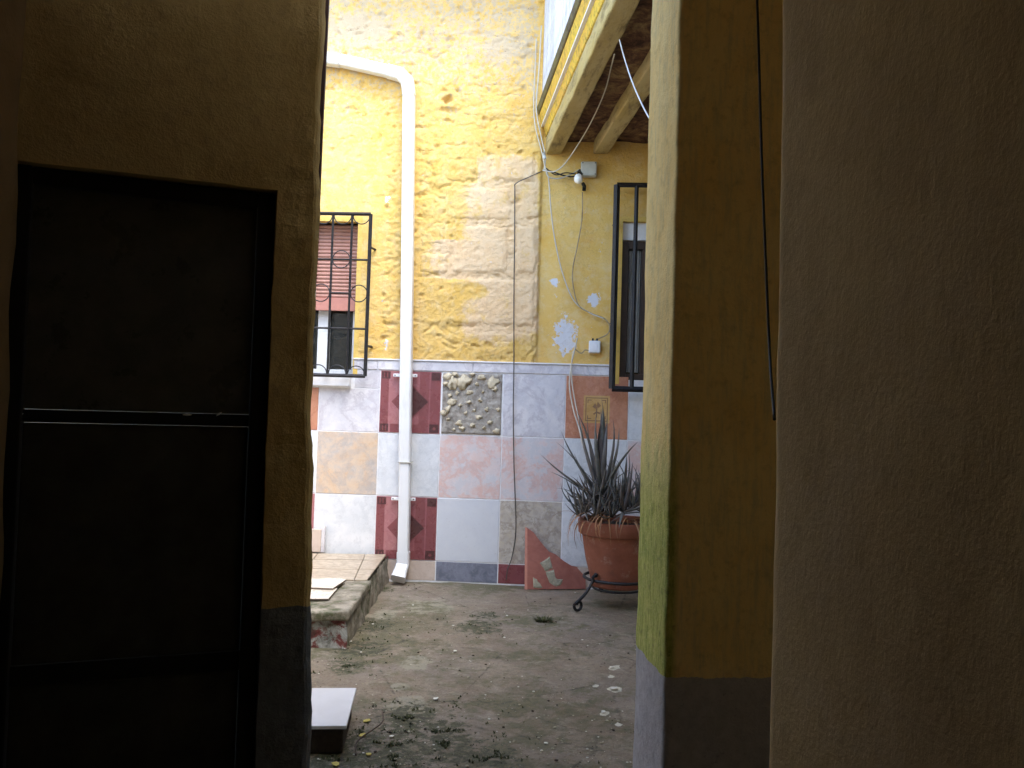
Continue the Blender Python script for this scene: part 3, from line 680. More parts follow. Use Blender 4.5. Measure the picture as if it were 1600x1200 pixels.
# ------------------------------------------------------------------ downpipe
dp = empty('downpipe', W(*[WP(632, 900)[0], .07, 0]), -ALPHA)
tag(dp, 'white square plastic downpipe running down the yellow wall to the yard', 'pipe')
D0 = Vector((WP(632, 900)[0], -.07, 0)); PO = .062
def dpp(px, py, off=PO): return WL(px, py, off)-D0
def sqtube(nm, pts, hw, mt, par, hd=None, wid=None):
    """square section swept in the wall plane"""
    bm = bmesh.new(); rings = []; n_ = len(pts); hd = hd or hw; c_ = .22
    prof = [(1, -1+c_), (1, 1-c_), (1-c_, 1), (-1+c_, 1), (-1, 1-c_), (-1, -1+c_), (-1+c_, -1), (1-c_, -1)]
    for i, p in enumerate(pts):
        t0 = (pts[i]-pts[i-1]).normalized() if i else (pts[1]-pts[0]).normalized()
        t1 = (pts[i+1]-pts[i]).normalized() if i < n_-1 else t0
        t = (t0+t1).normalized(); s_ = Vector((t.z, 0, -t.x)).normalized(); k = 1/max(.5, t0.dot(t)); d_ = t.cross(s_)
        w_ = wid[i] if wid else 1
        rings.append([bm.verts.new(p+s_*a*hw*k*w_+d_*b*hd) for a, b in prof])
    for a, b in zip(rings, rings[1:]):
        for q in range(8): bm.faces.new((a[q], a[(q+1) % 8], b[(q+1) % 8], b[q]))
    bm.faces.new(rings[0]); bm.faces.new(rings[-1][::-1]); bmesh.ops.recalc_face_normals(bm, faces=bm.faces)
    return obj(nm, bm, mt, par)
hp = .0365
sqtube('spout_pipe', [dpp(400, 88), dpp(506, 92), dpp(531, 95)], hp, PVC, dp)
sqtube('spout_pipe', [dpp(533, 95), dpp(560, 101), dpp(612, 113)], hp*.97, PVC, dp)
sqtube('elbow', [dpp(606, 111.5), dpp(626, 117), dpp(637, 128), dpp(639.5, 150)], hp*1.06, PVC, dp)
sqtube('pipe_length', [dpp(639.2, 147), dpp(637, 400), dpp(633, 722)], hp, PVC, dp)
sqtube('pipe_length', [dpp(633.2, 716), dpp(632, 800), dpp(630.5, 868)], hp*.95, PVC, dp)
sqtube('shoe', [dpp(630.6, 862), dpp(630, 882), dpp(626, 893, .09), dpp(622, 905, .13)], hp*.98, PVC, dp, wid=[1.08, 1.05, 1.1, 1.25])
for py in (587, 779):
    c = dpp(634.5 if py < 700 else 631.5, py, .0); 
    box('bracket', c+Vector((-.078, -.032, -.010)), c+Vector((.078, -.018, .010)), WHITE, dp, .003)
    for s_ in (-1, 1):
        bm = bmesh.new(); add_tube(bm, [c+Vector((s_*.066, -.030, 0)), c+Vector((s_*.066, -.0345, 0))], .004, 8); obj('screw', bm, RUST, dp)
box('joint_collar', dpp(633.5, 722)+Vector((-.0425, -.0425, -.002)), dpp(633.5, 722)+Vector((.0425, .0425, .002)), plain('joint_grime', (.35, .34, .28), .6), dp, .001)

# ------------------------------------------------------------------ cables and fittings on the wall
def wcable(pts, r, mt, name='cable', label=None, cat='cable', grp=None, seg=6):
    """pts: (px, py, off)"""
    P_ = [W(WP(a, b, o)[0], o, WP(a, b, o)[1]) for a, b, o in pts]
    o = tube(name, P_, r, mt, seg=seg); tag(o, label, cat, grp); return o
def clip_on(par, px, py, r=.006): 
    pass
c1 = wcable([(846, 268, .04), (828, 276, .03), (806, 287, .022), (804.5, 300, .02), (804, 380, .02), (803, 470, .022), (803, 570, .024), (802, 640, .016), (803, 720, .016), (805, 780, .017), (806, 830, .018), (800, 870, .02), (793, 890, .03), (791, 907, .04)], .0036, CABD, label='long thin cable running straight down the wall over the tiles')
wcable([(838, 60, .03), (836, 110, .03), (834, 165, .04), (837, 200, .04), (846, 235, .05), (852, 262, .05), (857, 278, .03), (861, 330, .02), (868, 380, .02), (880, 430, .02), (897, 470, .02), (920, 488, .02), (944, 498, .03)], .0042, CABW, label='pale thin cable curving down beside the gallery to the right window grille')
wcable([(846, 40, .05), (842, 110, .05), (838, 170, .05), (846, 215, .05), (852, 245, .05), (850, 268, .04)], .0045, CABW, label='pale cable hanging close to the gallery edge above the knot of wires')
wcable([(910, 300, .03), (910, 330, .02), (908, 352, .02), (902, 385, .02), (895, 420, .02), (896, 450, .02), (905, 478, .02), (925, 490, .02), (943, 497, .02), (952, 508, .03), (950, 521, .03), (936, 529, .02), (926, 534, .02)], .0040, CABT, label='tan cable looping from the bulb down to the socket box')
wcable([(848, 266, .04), (862, 268, .05), (880, 274, .03), (895, 276, .03), (905, 270, .02)], .005, CABB, label='black cable from the wire knot to the junction box')
wcable([(852, 262, .05), (868, 273, .04), (884, 270, .05), (900, 272, .03)], .004, CABB, label='second black cable twisted beside the first near the bulb')
wcable([(852, 262, .05), (857, 276, .05), (873, 279, .04), (893, 272, .03), (905, 265, .02)], .0045, CABW, label='off white cable sagging into the junction box')
wcable([(902, 528, .03), (898, 545, .03), (892, 575, .03), (890, 605, .04), (896, 640, .06), (905, 670, .1), (912, 700, .2)], .0045, CABW, label='upper pale wire leading down from the wall into the potted succulent')
wcable([(900, 540, .03), (894, 560, .03), (893, 590, .04), (899, 630, .06), (908, 670, .12), (914, 700, .2)], .0040, CABW, label='second pale wire close beside the first above the potted succulent')
wcable([(898, 545, .02), (908, 552, .02), (914, 547, .02), (920, 548, .02)], .0035, CABT, label='short brown wire stub on the left of the socket box')
# tape around the wire knot
k_ = W(WP(850, 243, .05)[0], .05, WP(850, 243, .05)[1])
bm = bmesh.new(); add_tube(bm, [k_+Vector((-.004, 0, .02)), k_+Vector((.006, 0, -.02))], .011, 8); tag(obj('cable_tie', bm, GREYB), 'grey tape knot holding the cables together at the gallery corner', 'tape')
# junction box
jb = empty('junction_box', W(WP(920, 266)[0], .006, WP(920, 278)[1]), -ALPHA); tag(jb, 'square pale grey junction box under the gallery beams', 'junction box')
box('box_body', (-.052, -.035, 0), (.050, .006, .096), GREYB, jb, .008); box('box_lid', (-.049, -.041, .003), (.047, -.0352, .093), GREYB, jb, .004)
for sx in (-1, 1):
    for sz in (0, 1): bm = bmesh.new(); add_tube(bm, [Vector((sx*.04, -.041, .012+sz*.072)), Vector((sx*.04, -.0425, .012+sz*.072))], .004, 8); obj('screw', bm, RUST, jb)
# bulb
bl = empty('wall_lamp', W(WP(906, 280)[0], .01, WP(906, 280)[1]), -ALPHA); tag(bl, 'small unlit white bulb in a black holder on the wall', 'bulb')
bm = bmesh.new(); add_tube(bm, [Vector((0, .0, .045)), Vector((0, -.02, .03)), Vector((-.005, -.045, .012))], .018, 14); obj('lamp_holder', bm, CABB, bl)
bm = bmesh.new(); bmesh.ops.create_uvsphere(bm, u_segments=20, v_segments=14, radius=.029)
for v in bm.verts:
    if v.co.z > 0: v.co.z *= 1.25
    v.co += Vector((-.010, -.06, -.02))
for f in bm.faces: f.smooth = True
obj('bulb', bm, BULB, bl)
bm = bmesh.new(); add_tube(bm, [Vector((0.02, 0, -.03)), Vector((.03, -.01, -.05)), Vector((.028, -.01, -.08))], .012, 8); obj('cable_gland', bm, CABB, bl)
# socket
sk = empty('socket_box', W(WP(929, 552)[0], .0, WP(929, 552)[1]), -ALPHA); tag(sk, 'small white surface socket box on the flaking yellow wall above the dado', 'socket')
box('socket_body', (-.038, -.032, 0), (.036, .008, .078), WHITE, sk, .006); box('socket_plate', (-.034, -.037, .004), (.032, -.0325, .074), PVC, sk, .003)
box('rocker', (-.018, -.040, .018), (.016, -.0372, .058), WHITE, sk, .0015)
for x_ in (-.014, .013): box('cable_entry', (x_-.006, -.024, .0785), (x_+.006, -.010, .094), CABB, sk, .002)

# ------------------------------------------------------------------ gallery (balcony) on the right
Yw = wallY(.7)
g0 = P(852, 240, Yw); zbeam = g0.z
bal = empty('wooden_gallery', (g0.x+.8, (Yw+2.4)/2, zbeam)); bal.name = 'gallery'
tag(bal, 'yellow painted gallery with beams and a white slatted balustrade, top right over the yard', 'balcony')
B0 = bal.location.copy()
m = MB('weathered_yellow_beam', .85, .25); n1 = m.noise(5, 8, .7, v=m.map(scale=(1, .35, 1))); n2 = m.noise(35, 7, .7)
c = m.mix(m.sel(n1, .4, .6), (.40, .30, .11), (.46, .37, .18)); c = m.mix(m.math('MULTIPLY', m.sel(m.noise(9, 8, .75, v=m.map(scale=(2, .5, 2), loc=(3, 3, 3))), .5, .64), .75), c, (.13, .10, .05)); c = m.mix(m.sel(n2, .62, .75), c, (.1, .07, .04)); m.col(c); m.bump(n2, .5, .01); BEAM = m.m
m = MB('bright_yellow_fascia', .7, .3); n1 = m.noise(4, 8, .7, v=m.map(scale=(1, .5, 2))); n2 = m.noise(30, 7, .75)
c = m.mix(m.sel(n1, .4, .6), (.66, .46, .06), (.62, .36, .07)); c = m.mix(m.math('MULTIPLY', m.sel(n2, .48, .62), .75), c, (.20, .17, .04)); m.col(c); m.bump(n2, .4, .008); FASC = m.m
m = MB('mossy_board', .9, .2); n2 = m.noise(25, 7, .75); n1 = m.noise(5, 6, .6)
m.col(m.mix(m.sel(n1, .4, .6), m.mix(m.sel(n2, .4, .6), (.075, .06, .04), (.14, .12, .08)), (.17, .14, .05))); m.bump(n2, .6, .008); RAILM = m.m
m = MB('old_brick_soffit', .95, .1); n1 = m.noise(7, 8, .75, dist=.5); n2 = m.noise(30, 7, .7)
c = m.ramp(n1, (.38, (.05, .028, .02)), (.5, (.13, .07, .045)), (.60, (.24, .16, .08)), (.68, (.34, .25, .12)))
m.col(m.mix(m.math('MULTIPLY', m.sel(n2, .5, .7), .5), c, (.04, .02, .015))); m.bump(n2, .8, .012); SOFF = m.m
def prof(*pp):  # photograph points at the wall -> (x,z)
    return [((P(a, b, Yw)).x, (P(a, b, Yw)).z) for a, b in pp]
def bprism(nm, poly, mt, y0=2.32, y1=None, bev=.004):
    y1 = y1 or Yw+.03
    return prism(nm, [(x-B0.x, z-B0.z) for x, z in poly], y0-B0.y, y1-B0.y, mt, bal, bev)
pA, pB, pC, pD, pE, pF = prof((839, 167), (841, 178), (847, 197), (853, 213), (853, 240), (877, 241))
X3 = 2.75
zsof = P(885, 222, Yw).z
bprism('edge_board', [(pA[0], pA[1]), (pB[0], pB[1]), (pB[0]+.10, pB[1]+.001), (pA[0]+.11, pA[1])], RAILM)
bprism('fascia', [(pB[0]+.006, pB[1]-.002), (pC[0], pC[1]), (pC[0]+.11, pC[1]), (pB[0]+.11, pB[1]-.002)], FASC)
bprism('fascia', [(pC[0]+.012, pC[1]-.003), (pD[0], pD[1]+.003), (pD[0]+.1, pD[1]+.003), (pC[0]+.11, pC[1]-.003)], FASC)
cg = [(pC[0]-.004, pC[1]+.010), (pC[0]-.004, pC[1]-.002), (pC[0]+.02, pC[1]-.002), (pC[0]+.02, pC[1]+.010)]
bprism('white_bead', cg, WHITE, bev=.001)
bw = pF[0]-pE[0]
# first beam with uneven rounded arrises
def beam(x0, x1, z0, z1, name='beam'):
    ly = lines(2.32, wallY(x0)+.03, .05)
    return rbox(name, [x-B0.x for x in edgelines(x0, x1, .03, .01)], [y-B0.y for y in ly], [z-B0.z for z in edgelines(z0, z1, .03, .01)], .010, .0045, 7, BEAM, bal)
beam(pE[0], pF[0], zbeam, pD[1]+.001)
x2a = P(927, 238, wallY(.95)).x; 
for k in range(5): beam(x2a+k*.36, x2a+k*.36+.095, zbeam+.006, zsof+.01)
# soffit boards between the beams, uneven old brick infill
gxx = lines(pF[0]-.02, X3, .04); gyy = lines(2.32, Yw+.02, .04)
V = [(x-B0.x, y-B0.y, zsof-B0.z+.022*fbm((x*7, y*7, 1), 4)) for y in gyy for x in gxx]; n = len(gxx)
obj('soffit', (V, [(j*n+i, (j+1)*n+i, (j+1)*n+i+1, j*n+i+1) for j in range(len(gyy)-1) for i in range(n-1)]), SOFF, bal, smooth=True)
box('floor_slab', (pD[0]+.03-B0.x, 2.32-B0.y, pD[1]+.08-B0.z), (X3-B0.x, 5.4-B0.y, pB[1]+.0-B0.z), MORT, bal, 0) if pB[1] > pD[1]+.1 else None
# white balustrade of upright slats
SLATW = plain('dusty_white_slat', (.50, .50, .54), .5, var=.25, sc=9)
xs = P(849, 160, Yw).x; zb0 = pA[1]+.005; ys = 2.40; m0 = None; k = 0
bprism('rail', [(xs+.008, zb0+.95), (xs+.008, zb0+1.0), (xs+.06, zb0+1.0), (xs+.06, zb0+.95)], WHITE)
while ys < wallY(xs)-.03:
    if m0 is None:
        m0 = box('baluster', (-.012, -.016, 0), (.016, .016, .96), SLATW, bal, .005); o = m0
    else: o = m0.copy(); COL.objects.link(o); o.parent = bal
    o.location = (xs-B0.x+random.uniform(-.002, .002), ys-B0.y, zb0-B0.z); o.rotation_euler = (R(random.uniform(-.4, .4)), 0, R(random.uniform(-12, 12))); ys += .062
# free cables under the gallery
tag(tube('cable', [P(960, 85, 3.72), P(955, 104, 3.95), P(946, 140, 4.3), P(930, 178, 4.6), P(910, 215, 4.9), P(884, 254, 5.1), P(866, 268, 5.15), P(848, 266, 5.2)], .0035, CABW), 'pale cable drooping from the second gallery beam to the wire knot', 'cable')
tag(tube('cable', [P(968, 62, 3.5), P(974, 85, 3.48), P(985, 120, 3.4), P(997, 150, 3.3), P(1013, 182, 3.2), P(1035, 215, 3.1)], .003, WHITE), 'white cable hanging from the gallery soffit to behind the pillar', 'cable')

# ------------------------------------------------------------------ step at the left
SH = .165
bR = G(608, 862, SH); fR = G(541, 955, SH)
st = empty('entrance_step', (fR.x-.4, (fR.y+bR.y)/2, 0)); tag(st, 'low mossy concrete step topped with pink-beige tiles, at the left of the yard', 'step')
ST0 = st.location.copy()
XL = -2.2
def quadprism(nm, pts, z0, z1, mt, par, o0, bev=.006, jit=0):
    bm = bmesh.new(); a = [bm.verts.new((p[0]-o0.x, p[1]-o0.y, z0)) for p in pts]; b = [bm.verts.new((p[0]-o0.x, p[1]-o0.y, z1)) for p in pts]
    n_ = len(pts); bm.faces.new(a[::-1]); bm.faces.new(b)
    for i in range(n_): bm.faces.new((a[i], a[(i+1) % n_], b[(i+1) % n_], b[i]))
    bmesh.ops.recalc_face_normals(bm, faces=bm.faces)
    if bev: bmesh.ops.bevel(bm, geom=list(bm.edges), offset=bev, segments=2, affect='EDGES')
    return obj(nm, bm, mt, par)
# body as an uneven grid side wall
def sheet(nm, a, b, c, d, nx, nz, amp, sc, mt, par, o0):
    V = []
    for k in range(nz+1):
        for i in range(nx+1):
            p = (a.lerp(b, i/nx)).lerp(d.lerp(c, i/nx), k/nz); q = p + mn.noise_vector(p*sc)*amp + mn.noise_vector(p*sc*4)*amp*.4
            V.append(q-o0)
    return obj(nm, (V, [(k*(nx+1)+i, k*(nx+1)+i+1, (k+1)*(nx+1)+i+1, (k+1)*(nx+1)+i) for k in range(nz) for i in range(nx)]), mt, par, smooth=True)
yb = wallY(bR.x)
bodyz = SH-.012
quadprism('step_body', [(XL, fR.y+.02), (fR.x-.02, fR.y+.02), (bR.x-.02, yb+.01), (XL, wallY(XL)+.01)], -.03, bodyz-.006, MOSSC, st, ST0, 0)
e_ = Vector((0, 0, 1))
sheet('step_side', Vector((fR.x+.005, fR.y, -.03)), Vector((bR.x+.01, yb+.0, -.03)), Vector((bR.x, yb+.0, bodyz+.006)), Vector((fR.x, fR.y, bodyz+.006)), 70, 12, .012, 9, MOSSC, st, ST0)
sheet('step_riser', Vector((XL, fR.y, -.03)), Vector((fR.x+.005, fR.y, -.03)), Vector((fR.x, fR.y, bodyz-.022)), Vector((XL, fR.y, bodyz-.022)), 60, 10, .012, 8, PLINTH, st, ST0)
# concrete lip (front strip) and the tiles behind
fl_y = G(557, 906, SH).y; dxy = (bR.x-fR.x)/(yb-fR.y)
ex = lambda y, o=0: fR.x + dxy*(y-fR.y) - o
def topsheet(nm, x0f, x1f, y0, y1, z, amp, mt, res=.03):
    nx = 24; ny = max(2, round((y1-y0)/res)); V = []
    for j in range(ny+1):
        y = y0+(y1-y0)*j/ny
        for i in range(nx+1):
            x = x0f(y)+(x1f(y)-x0f(y))*i/nx; V.append(Vector((x, y, z+amp*fbm((x*9, y*9, 4), 3)))-ST0)
    return obj(nm, (V, [(j*(nx+1)+i, j*(nx+1)+i+1, (j+1)*(nx+1)+i+1, (j+1)*(nx+1)+i) for j in range(ny) for i in range(nx)]), mt, st, smooth=True)
LIP = MOSSC
lip = rbox('concrete_lip', [v-ST0.x for v in edgelines(XL, fR.x+.012, .05, .012)], [v-ST0.y for v in edgelines(fR.y-.012, fl_y, .04, .012)], edgelines(SH-.045, SH, .02, .012), .012, .01, 9, LIP, st)
# shear the lip's right end so that it follows the step side
for v in lip.data.vertices:
    t = sstep(XL-ST0.x, fR.x-ST0.x, v.co.x); v.co.x += t*dxy*(v.co.y+ST0.y-fR.y)
yy = fl_y+.004; ti = 0
while yy < yb-.02:
    y2 = min(yy+.30, yb-.006); xe = None
    xx = ex(yy, .03)
    k = 0; xr0, xr1 = ex(yy, .012), ex(y2, .012)
    while xr0 > XL+.1:
        xl0 = (XL+.62)+.30*(int((xr0-.32-(XL+.62))/.30)) if k else XL+.62+.30*math.floor((xr0-.05-(XL+.62))/.30)
        if k: xl0 = xr0-.30
        quadprism('step_tile', [(xl0+.002, yy+.002), (xr0-.002, yy+.002), (xr1-.002, y2-.002), (xl0+.002, y2-.002)], SH-.012, SH+random.uniform(-.001, .001), STEPT, st, ST0, .002)
        xr0 = xr1 = xl0; k += 1
    yy = y2
# small upright marble offcut standing on the step against the wall
uo = WP(485, 860)[0]
up = empty('marble_upstand', (0, 0, 0)); bpy.data.objects.remove(up)
pa, pb = G(478, 866, SH), G(513, 858, SH)
a0 = W(WP(506, 840)[0], .035, 0); zt_ = .165
mo_ = empty('marble_riser', W(WP(505, 840)[0]-.3, .03, SH+.002), -ALPHA); tag(mo_, 'short upright beige marble slab standing on the step below the left window', 'slab')
box('slab', (-.5, -.02, 0), (.3, .012, zt_-.02), BEIGE, mo_, .003); box('edge_piece', (.302, -.024, 0), (.322, .016, zt_), LILAC, mo_, .003)
# broken tiles lying on the lip
def shard(poly, z, th, mt, name, label, cat, tilt=0, edge=None):
    pts = [G(px, py, z) for px, py in poly]; c = sum(pts, Vector())/len(pts)
    bm = bmesh.new(); a = [bm.verts.new((p.x-c.x, p.y-c.y, 0)) for p in pts]; b = [bm.verts.new((p.x-c.x, p.y-c.y, th)) for p in pts]; n_ = len(pts)
    bm.faces.new(a); bm.faces.new(b[::-1])
    for i in range(n_): bm.faces.new((a[i], b[i], b[(i+1) % n_], a[(i+1) % n_])).material_index = 1 if edge else 0
    bmesh.ops.recalc_face_normals(bm, faces=bm.faces); bmesh.ops.bevel(bm, geom=list(bm.edges), offset=.001, segments=1, affect='EDGES')
    o = obj(name, bm, [mt, edge or mt], None, loc=(c.x, c.y, z)); o.rotation_euler = (tilt, 0, 0); return tag(o, label, cat)
TILEC = marble('cream_tile', (.60, .54, .44), (.64, .58, .49), (.5, .43, .35), .3)
DARKE = plain('dark_tile_edge', (.12, .09, .07), .8)
shard([(440, 919), (520, 922), (541, 908), (528, 906), (440, 908)], SH+.014, .010, TILEC, 'broken_tile', 'cream broken tile with a pointed corner, upper of two on the step', 'tile', edge=DARKE)
shard([(440, 938), (513, 938), (527, 922), (440, 921)], SH+.004, .009, TILEC, 'broken_tile', 'cream broken tile lying nearest the edge of the step, lower of two', 'tile', edge=DARKE)

# white tile on a dark block, bottom left
zt2 = .095; pts = [G(541.5, 1133, zt2), G(532, 1074, zt2)]
blk = box('brick_block', (-.42, 0, 0), (.0, .30, zt2-.014), SOIL, None, .008); blk.location = (pts[0].x-.01, pts[0].y+.012, 0)
tag(blk, 'dark dirty block on the ground holding up a white tile, bottom left of the yard', 'block')
wt = box('white_tile', (-.45, 0, 0), (0, pts[1].y-pts[0].y, .012), plain('white_glazed_tile', (.62, .62, .63), .3, var=.1, sc=5), None, .002); wt.location = (pts[0].x, pts[0].y, zt2-.0135)
tag(wt, 'square white tile lying on a dark block at the bottom left of the yard', 'tile')

# ------------------------------------------------------------------ broken red tile leaning against the dado
base = [(823, 921), (915, 920)]
b0 = G(*base[0]); tl = W(WP(823, 826, .02)[0], .022, WP(823, 826, .02)[1])
bt = empty('broken_red_slab', b0); 
pl_pts = [(823, 921), (915, 920), (915, 896), (904, 886), (893, 884), (880, 876), (868, 866), (858, 862), (850, 853), (842, 843), (834, 832), (823, 824)]
g1 = G(*base[1]); ax = (g1-b0).normalized(); upv = (tl-b0); upv = (upv-ax*upv.dot(ax)).normalized(); nrm = ax.cross(upv)
if nrm.y > 0: nrm = -nrm
def onpl(px, py, o=0):
    r = ray(px, py); q = b0+nrm*o; t = (q-Vector((0, 0, H))).dot(nrm)/r.dot(nrm); return Vector((0, 0, H))+r*t
bm = bmesh.new(); fr = [onpl(*p) for p in pl_pts]; a = [bm.verts.new(p-b0) for p in fr]; b = [bm.verts.new(p-b0-nrm*.014) for p in fr]; n_ = len(fr)
bm.faces.new(a); bm.faces.new(b[::-1])
REDE = plain('pale_red_clay_edge', (.55, .24, .17), .8)
for i in range(n_): bm.faces.new((a[i], b[i], b[(i+1) % n_], a[(i+1) % n_])).material_index = 1
bmesh.ops.recalc_face_normals(bm, faces=bm.faces)
tag(bt, 'broken triangular red tile with mortar lumps, leaning on the dado left of the pot', 'tile')
obj('tile_body', bm, [REDT, REDE], bt)
ep = [(819.5, 921), (824, 921.5), (824, 826), (820.5, 823)]
bm = bmesh.new(); fq = [bm.verts.new(onpl(*p, .001)-b0) for p in ep] + [bm.verts.new(onpl(*p, -.014)-b0) for p in ep]
for q in ((0, 1, 2, 3), (7, 6, 5, 4), (0, 3, 7, 4), (1, 5, 6, 2), (0, 4, 5, 1), (3, 2, 6, 7)): bm.faces.new([fq[i] for i in q])
bmesh.ops.recalc_face_normals(bm, faces=bm.faces); obj('tile_edge', bm, REDE, bt)
def lump(poly, th=.006):
    c = Vector((sum(p[0] for p in poly)/len(poly), sum(p[1] for p in poly)/len(poly), 0)); bm = bmesh.new(); cv = bm.verts.new(onpl(c.x, c.y, th)-b0)
    pts_ = []
    for i in range(len(poly)*3):
        a_ = Vector((*poly[i//3], 0)); b_ = Vector((*poly[(i//3+1) % len(poly)], 0)); p = a_.lerp(b_, (i % 3)/3) + Vector((random.uniform(-.8, .8), random.uniform(-.8, .8), 0)); pts_.append(p)
    o_ = [bm.verts.new(onpl(p.x, p.y, .0003)-b0) for p in pts_]; i_ = [bm.verts.new(onpl(*(p.lerp(c, .25).xy), th*random.uniform(.6, 1))-b0) for p in pts_]; n_ = len(pts_)
    for i in range(n_): bm.faces.new((o_[i], o_[(i+1) % n_], i_[(i+1) % n_], i_[i])); bm.faces.new((i_[i], i_[(i+1) % n_], cv))
    bmesh.ops.recalc_face_normals(bm, faces=bm.faces)
    obj('mortar_lump', bm, MORTL, bt)
MORTL = plain('pale_mortar', (.34, .31, .22), .95, var=.25, sc=60, bump=.6)
lump([(843, 880), (860, 870), (863, 888), (852, 893)]); lump([(853, 893), (866, 890), (868, 903), (880, 908), (870, 917), (858, 910)]); lump([(833, 901), (841, 908), (848, 919), (834, 918)])
lump([(862, 905), (880, 905), (876, 914), (866, 916)])

# ------------------------------------------------------------------ iron stand, pot, succulent
YP = 4.78
pc = P(966, 860, YP); PX, PY = pc.x, pc.y
zr = P(966, 818, YP-.18).z; zrb = P(966, 842, YP-.2).z; zbt = P(966, 915, YP).z; Rr = (P(966, 820, YP).x-P(903, 820, YP).x)
pot = empty('terracotta_pot', (PX, PY, zbt)); tag(pot, 'large round terracotta pot in an iron stand beside the green stained pillar', 'pot')
hgt = zr-zbt; rl = zr-zrb
bm = bmesh.new()
lathe(bm, [(0, .004), (Rr*.60, .004), (Rr*.62, 0), (Rr*.63, .01), (Rr*.80, hgt*.42), (Rr*.90, hgt-rl-.002)], (0, 0, 0), 48)
obj('pot_body', bm, TERRA, pot)
bm = bmesh.new(); lathe(bm, [(Rr*.89, hgt-rl-.004), (Rr*.955, hgt-rl), (Rr*.985, hgt-rl+.006), (Rr, hgt-.012), (Rr*.99, hgt-.002), (Rr*.96, hgt), (Rr*.90, hgt-.004), (Rr*.87, hgt-.05), (Rr*.86, hgt-.06)], (0, 0, 0), 48)
obj('pot_rim', bm, TERRA, pot)
bm = bmesh.new(); lathe(bm, [(.001, hgt-.035), (Rr*.87, hgt-.04)], (0, 0, 0), 40)
for v in bm.verts: v.co.z += .01*mn.noise(v.co*20)
obj('soil', bm, SOIL, pot)
stand = empty('iron_pot_stand', (PX, PY, 0)); tag(stand, 'black wrought iron stand with scrolled feet under the terracotta pot', 'stand')
rs = Rr*.82
zring = P(915, 904, YP-.05).z
pts = [Vector((rs*math.cos(a), rs*math.sin(a), zring)) for a in [2*math.pi*k/40 for k in range(41)]]
bm = bmesh.new(); add_tube(bm, pts, .009, 8); obj('ring', bm, IRON, stand)
pts = [Vector((rs*.72*math.cos(a), rs*.72*math.sin(a), zbt-.012)) for a in [2*math.pi*k/40 for k in range(41)]]
bm = bmesh.new(); add_tube(bm, pts, .007, 8); obj('ring', bm, IRON, stand)
fx = G(897, 958); ang0 = math.atan2(fx.y-PY, fx.x-PX); fr_ = math.hypot(fx.x-PX, fx.y-PY)
def legpts(r0, rf):
    pts = [Vector((r0-.012, 0, zring+.028)), Vector((r0+.012, 0, zring+.022)), Vector((r0+.012, 0, zring)), Vector((r0+(rf-r0)*.45, 0, zring*.62)), Vector((rf-.0, 0, zring*.32)), Vector((rf+.012, 0, .045))]
    c = Vector((rf-.022, 0, .040))
    for k in range(14):
        a = .1-k*.48; rr = .034*(1-k/20); pts.append(c+Vector((math.cos(a)*rr, 0, math.sin(a)*rr)))
    return pts
bm = bmesh.new(); add_tube(bm, catmull(legpts(rs, fr_-.01), 4), .0085, 8)
for f in bm.faces: f.smooth = True
leg0 = obj('leg', bm, IRON, stand); leg0.rotation_euler = (0, 0, ang0)
bm = bmesh.new(); bmesh.ops.create_uvsphere(bm, u_segments=12, v_segments=8, radius=.014); bl0 = obj('leg_knob', bm, IRON, leg0, loc=(rs-.012, 0, zring+.03))
for k in (1, 2):
    l2 = leg0.copy(); COL.objects.link(l2); l2.parent = stand; l2.rotation_euler = (0, 0, ang0+k*math.pi*2/3)
    b2 = bl0.copy(); COL.objects.link(b2); b2.parent = l2

plant = empty('succulent_plant', (PX, PY, zbt+hgt-.04)); tag(plant, 'spiky grey-green succulent with long pointed leaves growing in the terracotta pot', 'plant')
def leaf_mesh(L, wdt, bend, thick=.35, seg=8):
    bm = bmesh.new(); rings = []
    for i in range(seg+1):
        t = i/seg; w_ = wdt*(.75+.5*t-1.25*t**2.2 if t < 1 else 0); w_ = max(w_, .0006)
        a = bend*t*t; x = L*t*math.cos(a*.6); z = L*t*math.sin(a*.6); up_ = Vector((-math.sin(a), 0, math.cos(a)))
        p = Vector((x, 0, z)); th = w_*thick
        rings.append([bm.verts.new(p+Vector((0, w_, 0))+up_*th*.9), bm.verts.new(p+up_*th*.1), bm.verts.new(p+Vector((0, -w_, 0))+up_*th*.9), bm.verts.new(p+Vector((0, -w_*.5, 0))-up_*th*.8), bm.verts.new(p+Vector((0, w_*.5, 0))-up_*th*.8)])
    for a, b in zip(rings, rings[1:]):
        for k in range(5): bm.faces.new((a[k], a[(k+1) % 5], b[(k+1) % 5], b[k])).smooth = True
    bm.faces.new(rings[0]); bmesh.ops.recalc_face_normals(bm, faces=bm.faces)
    me = bpy.data.meshes.new('leaf'); bm.to_mesh(me); bm.free(); return me
LM = [(lambda me: (me.materials.append(LEAF), me)[1])(leaf_mesh(L, w_, b)) for L, w_, b in ((.50, .021, .15), (.47, .019, -.2), (.42, .020, .3), (.38, .018, .5))]
SM = [(lambda me: (me.materials.append(LEAF), me)[1])(leaf_mesh(L, w_, b)) for L, w_, b in ((.23, .011, .3), (.20, .010, .7), (.25, .009, -.3), (.17, .011, .2))]
DM = [(lambda me: (me.materials.append(DRY), me)[1])(leaf_mesh(L, w_, b, .15)) for L, w_, b in ((.22, .010, -2.2), (.17, .009, -2.8), (.25, .008, -1.6))]
PB = plant.location
def leaf(me, base, az, el, sc=1, name='leaf'):
    o = bpy.data.objects.new(name, me); COL.objects.link(o); o.parent = plant; o.location = base-PB
    o.rotation_euler = (random.uniform(-.3, .3), -el, az); o.scale = (sc, sc, sc); return o
crown = P(939, 772, YP-.03); tipz = 0
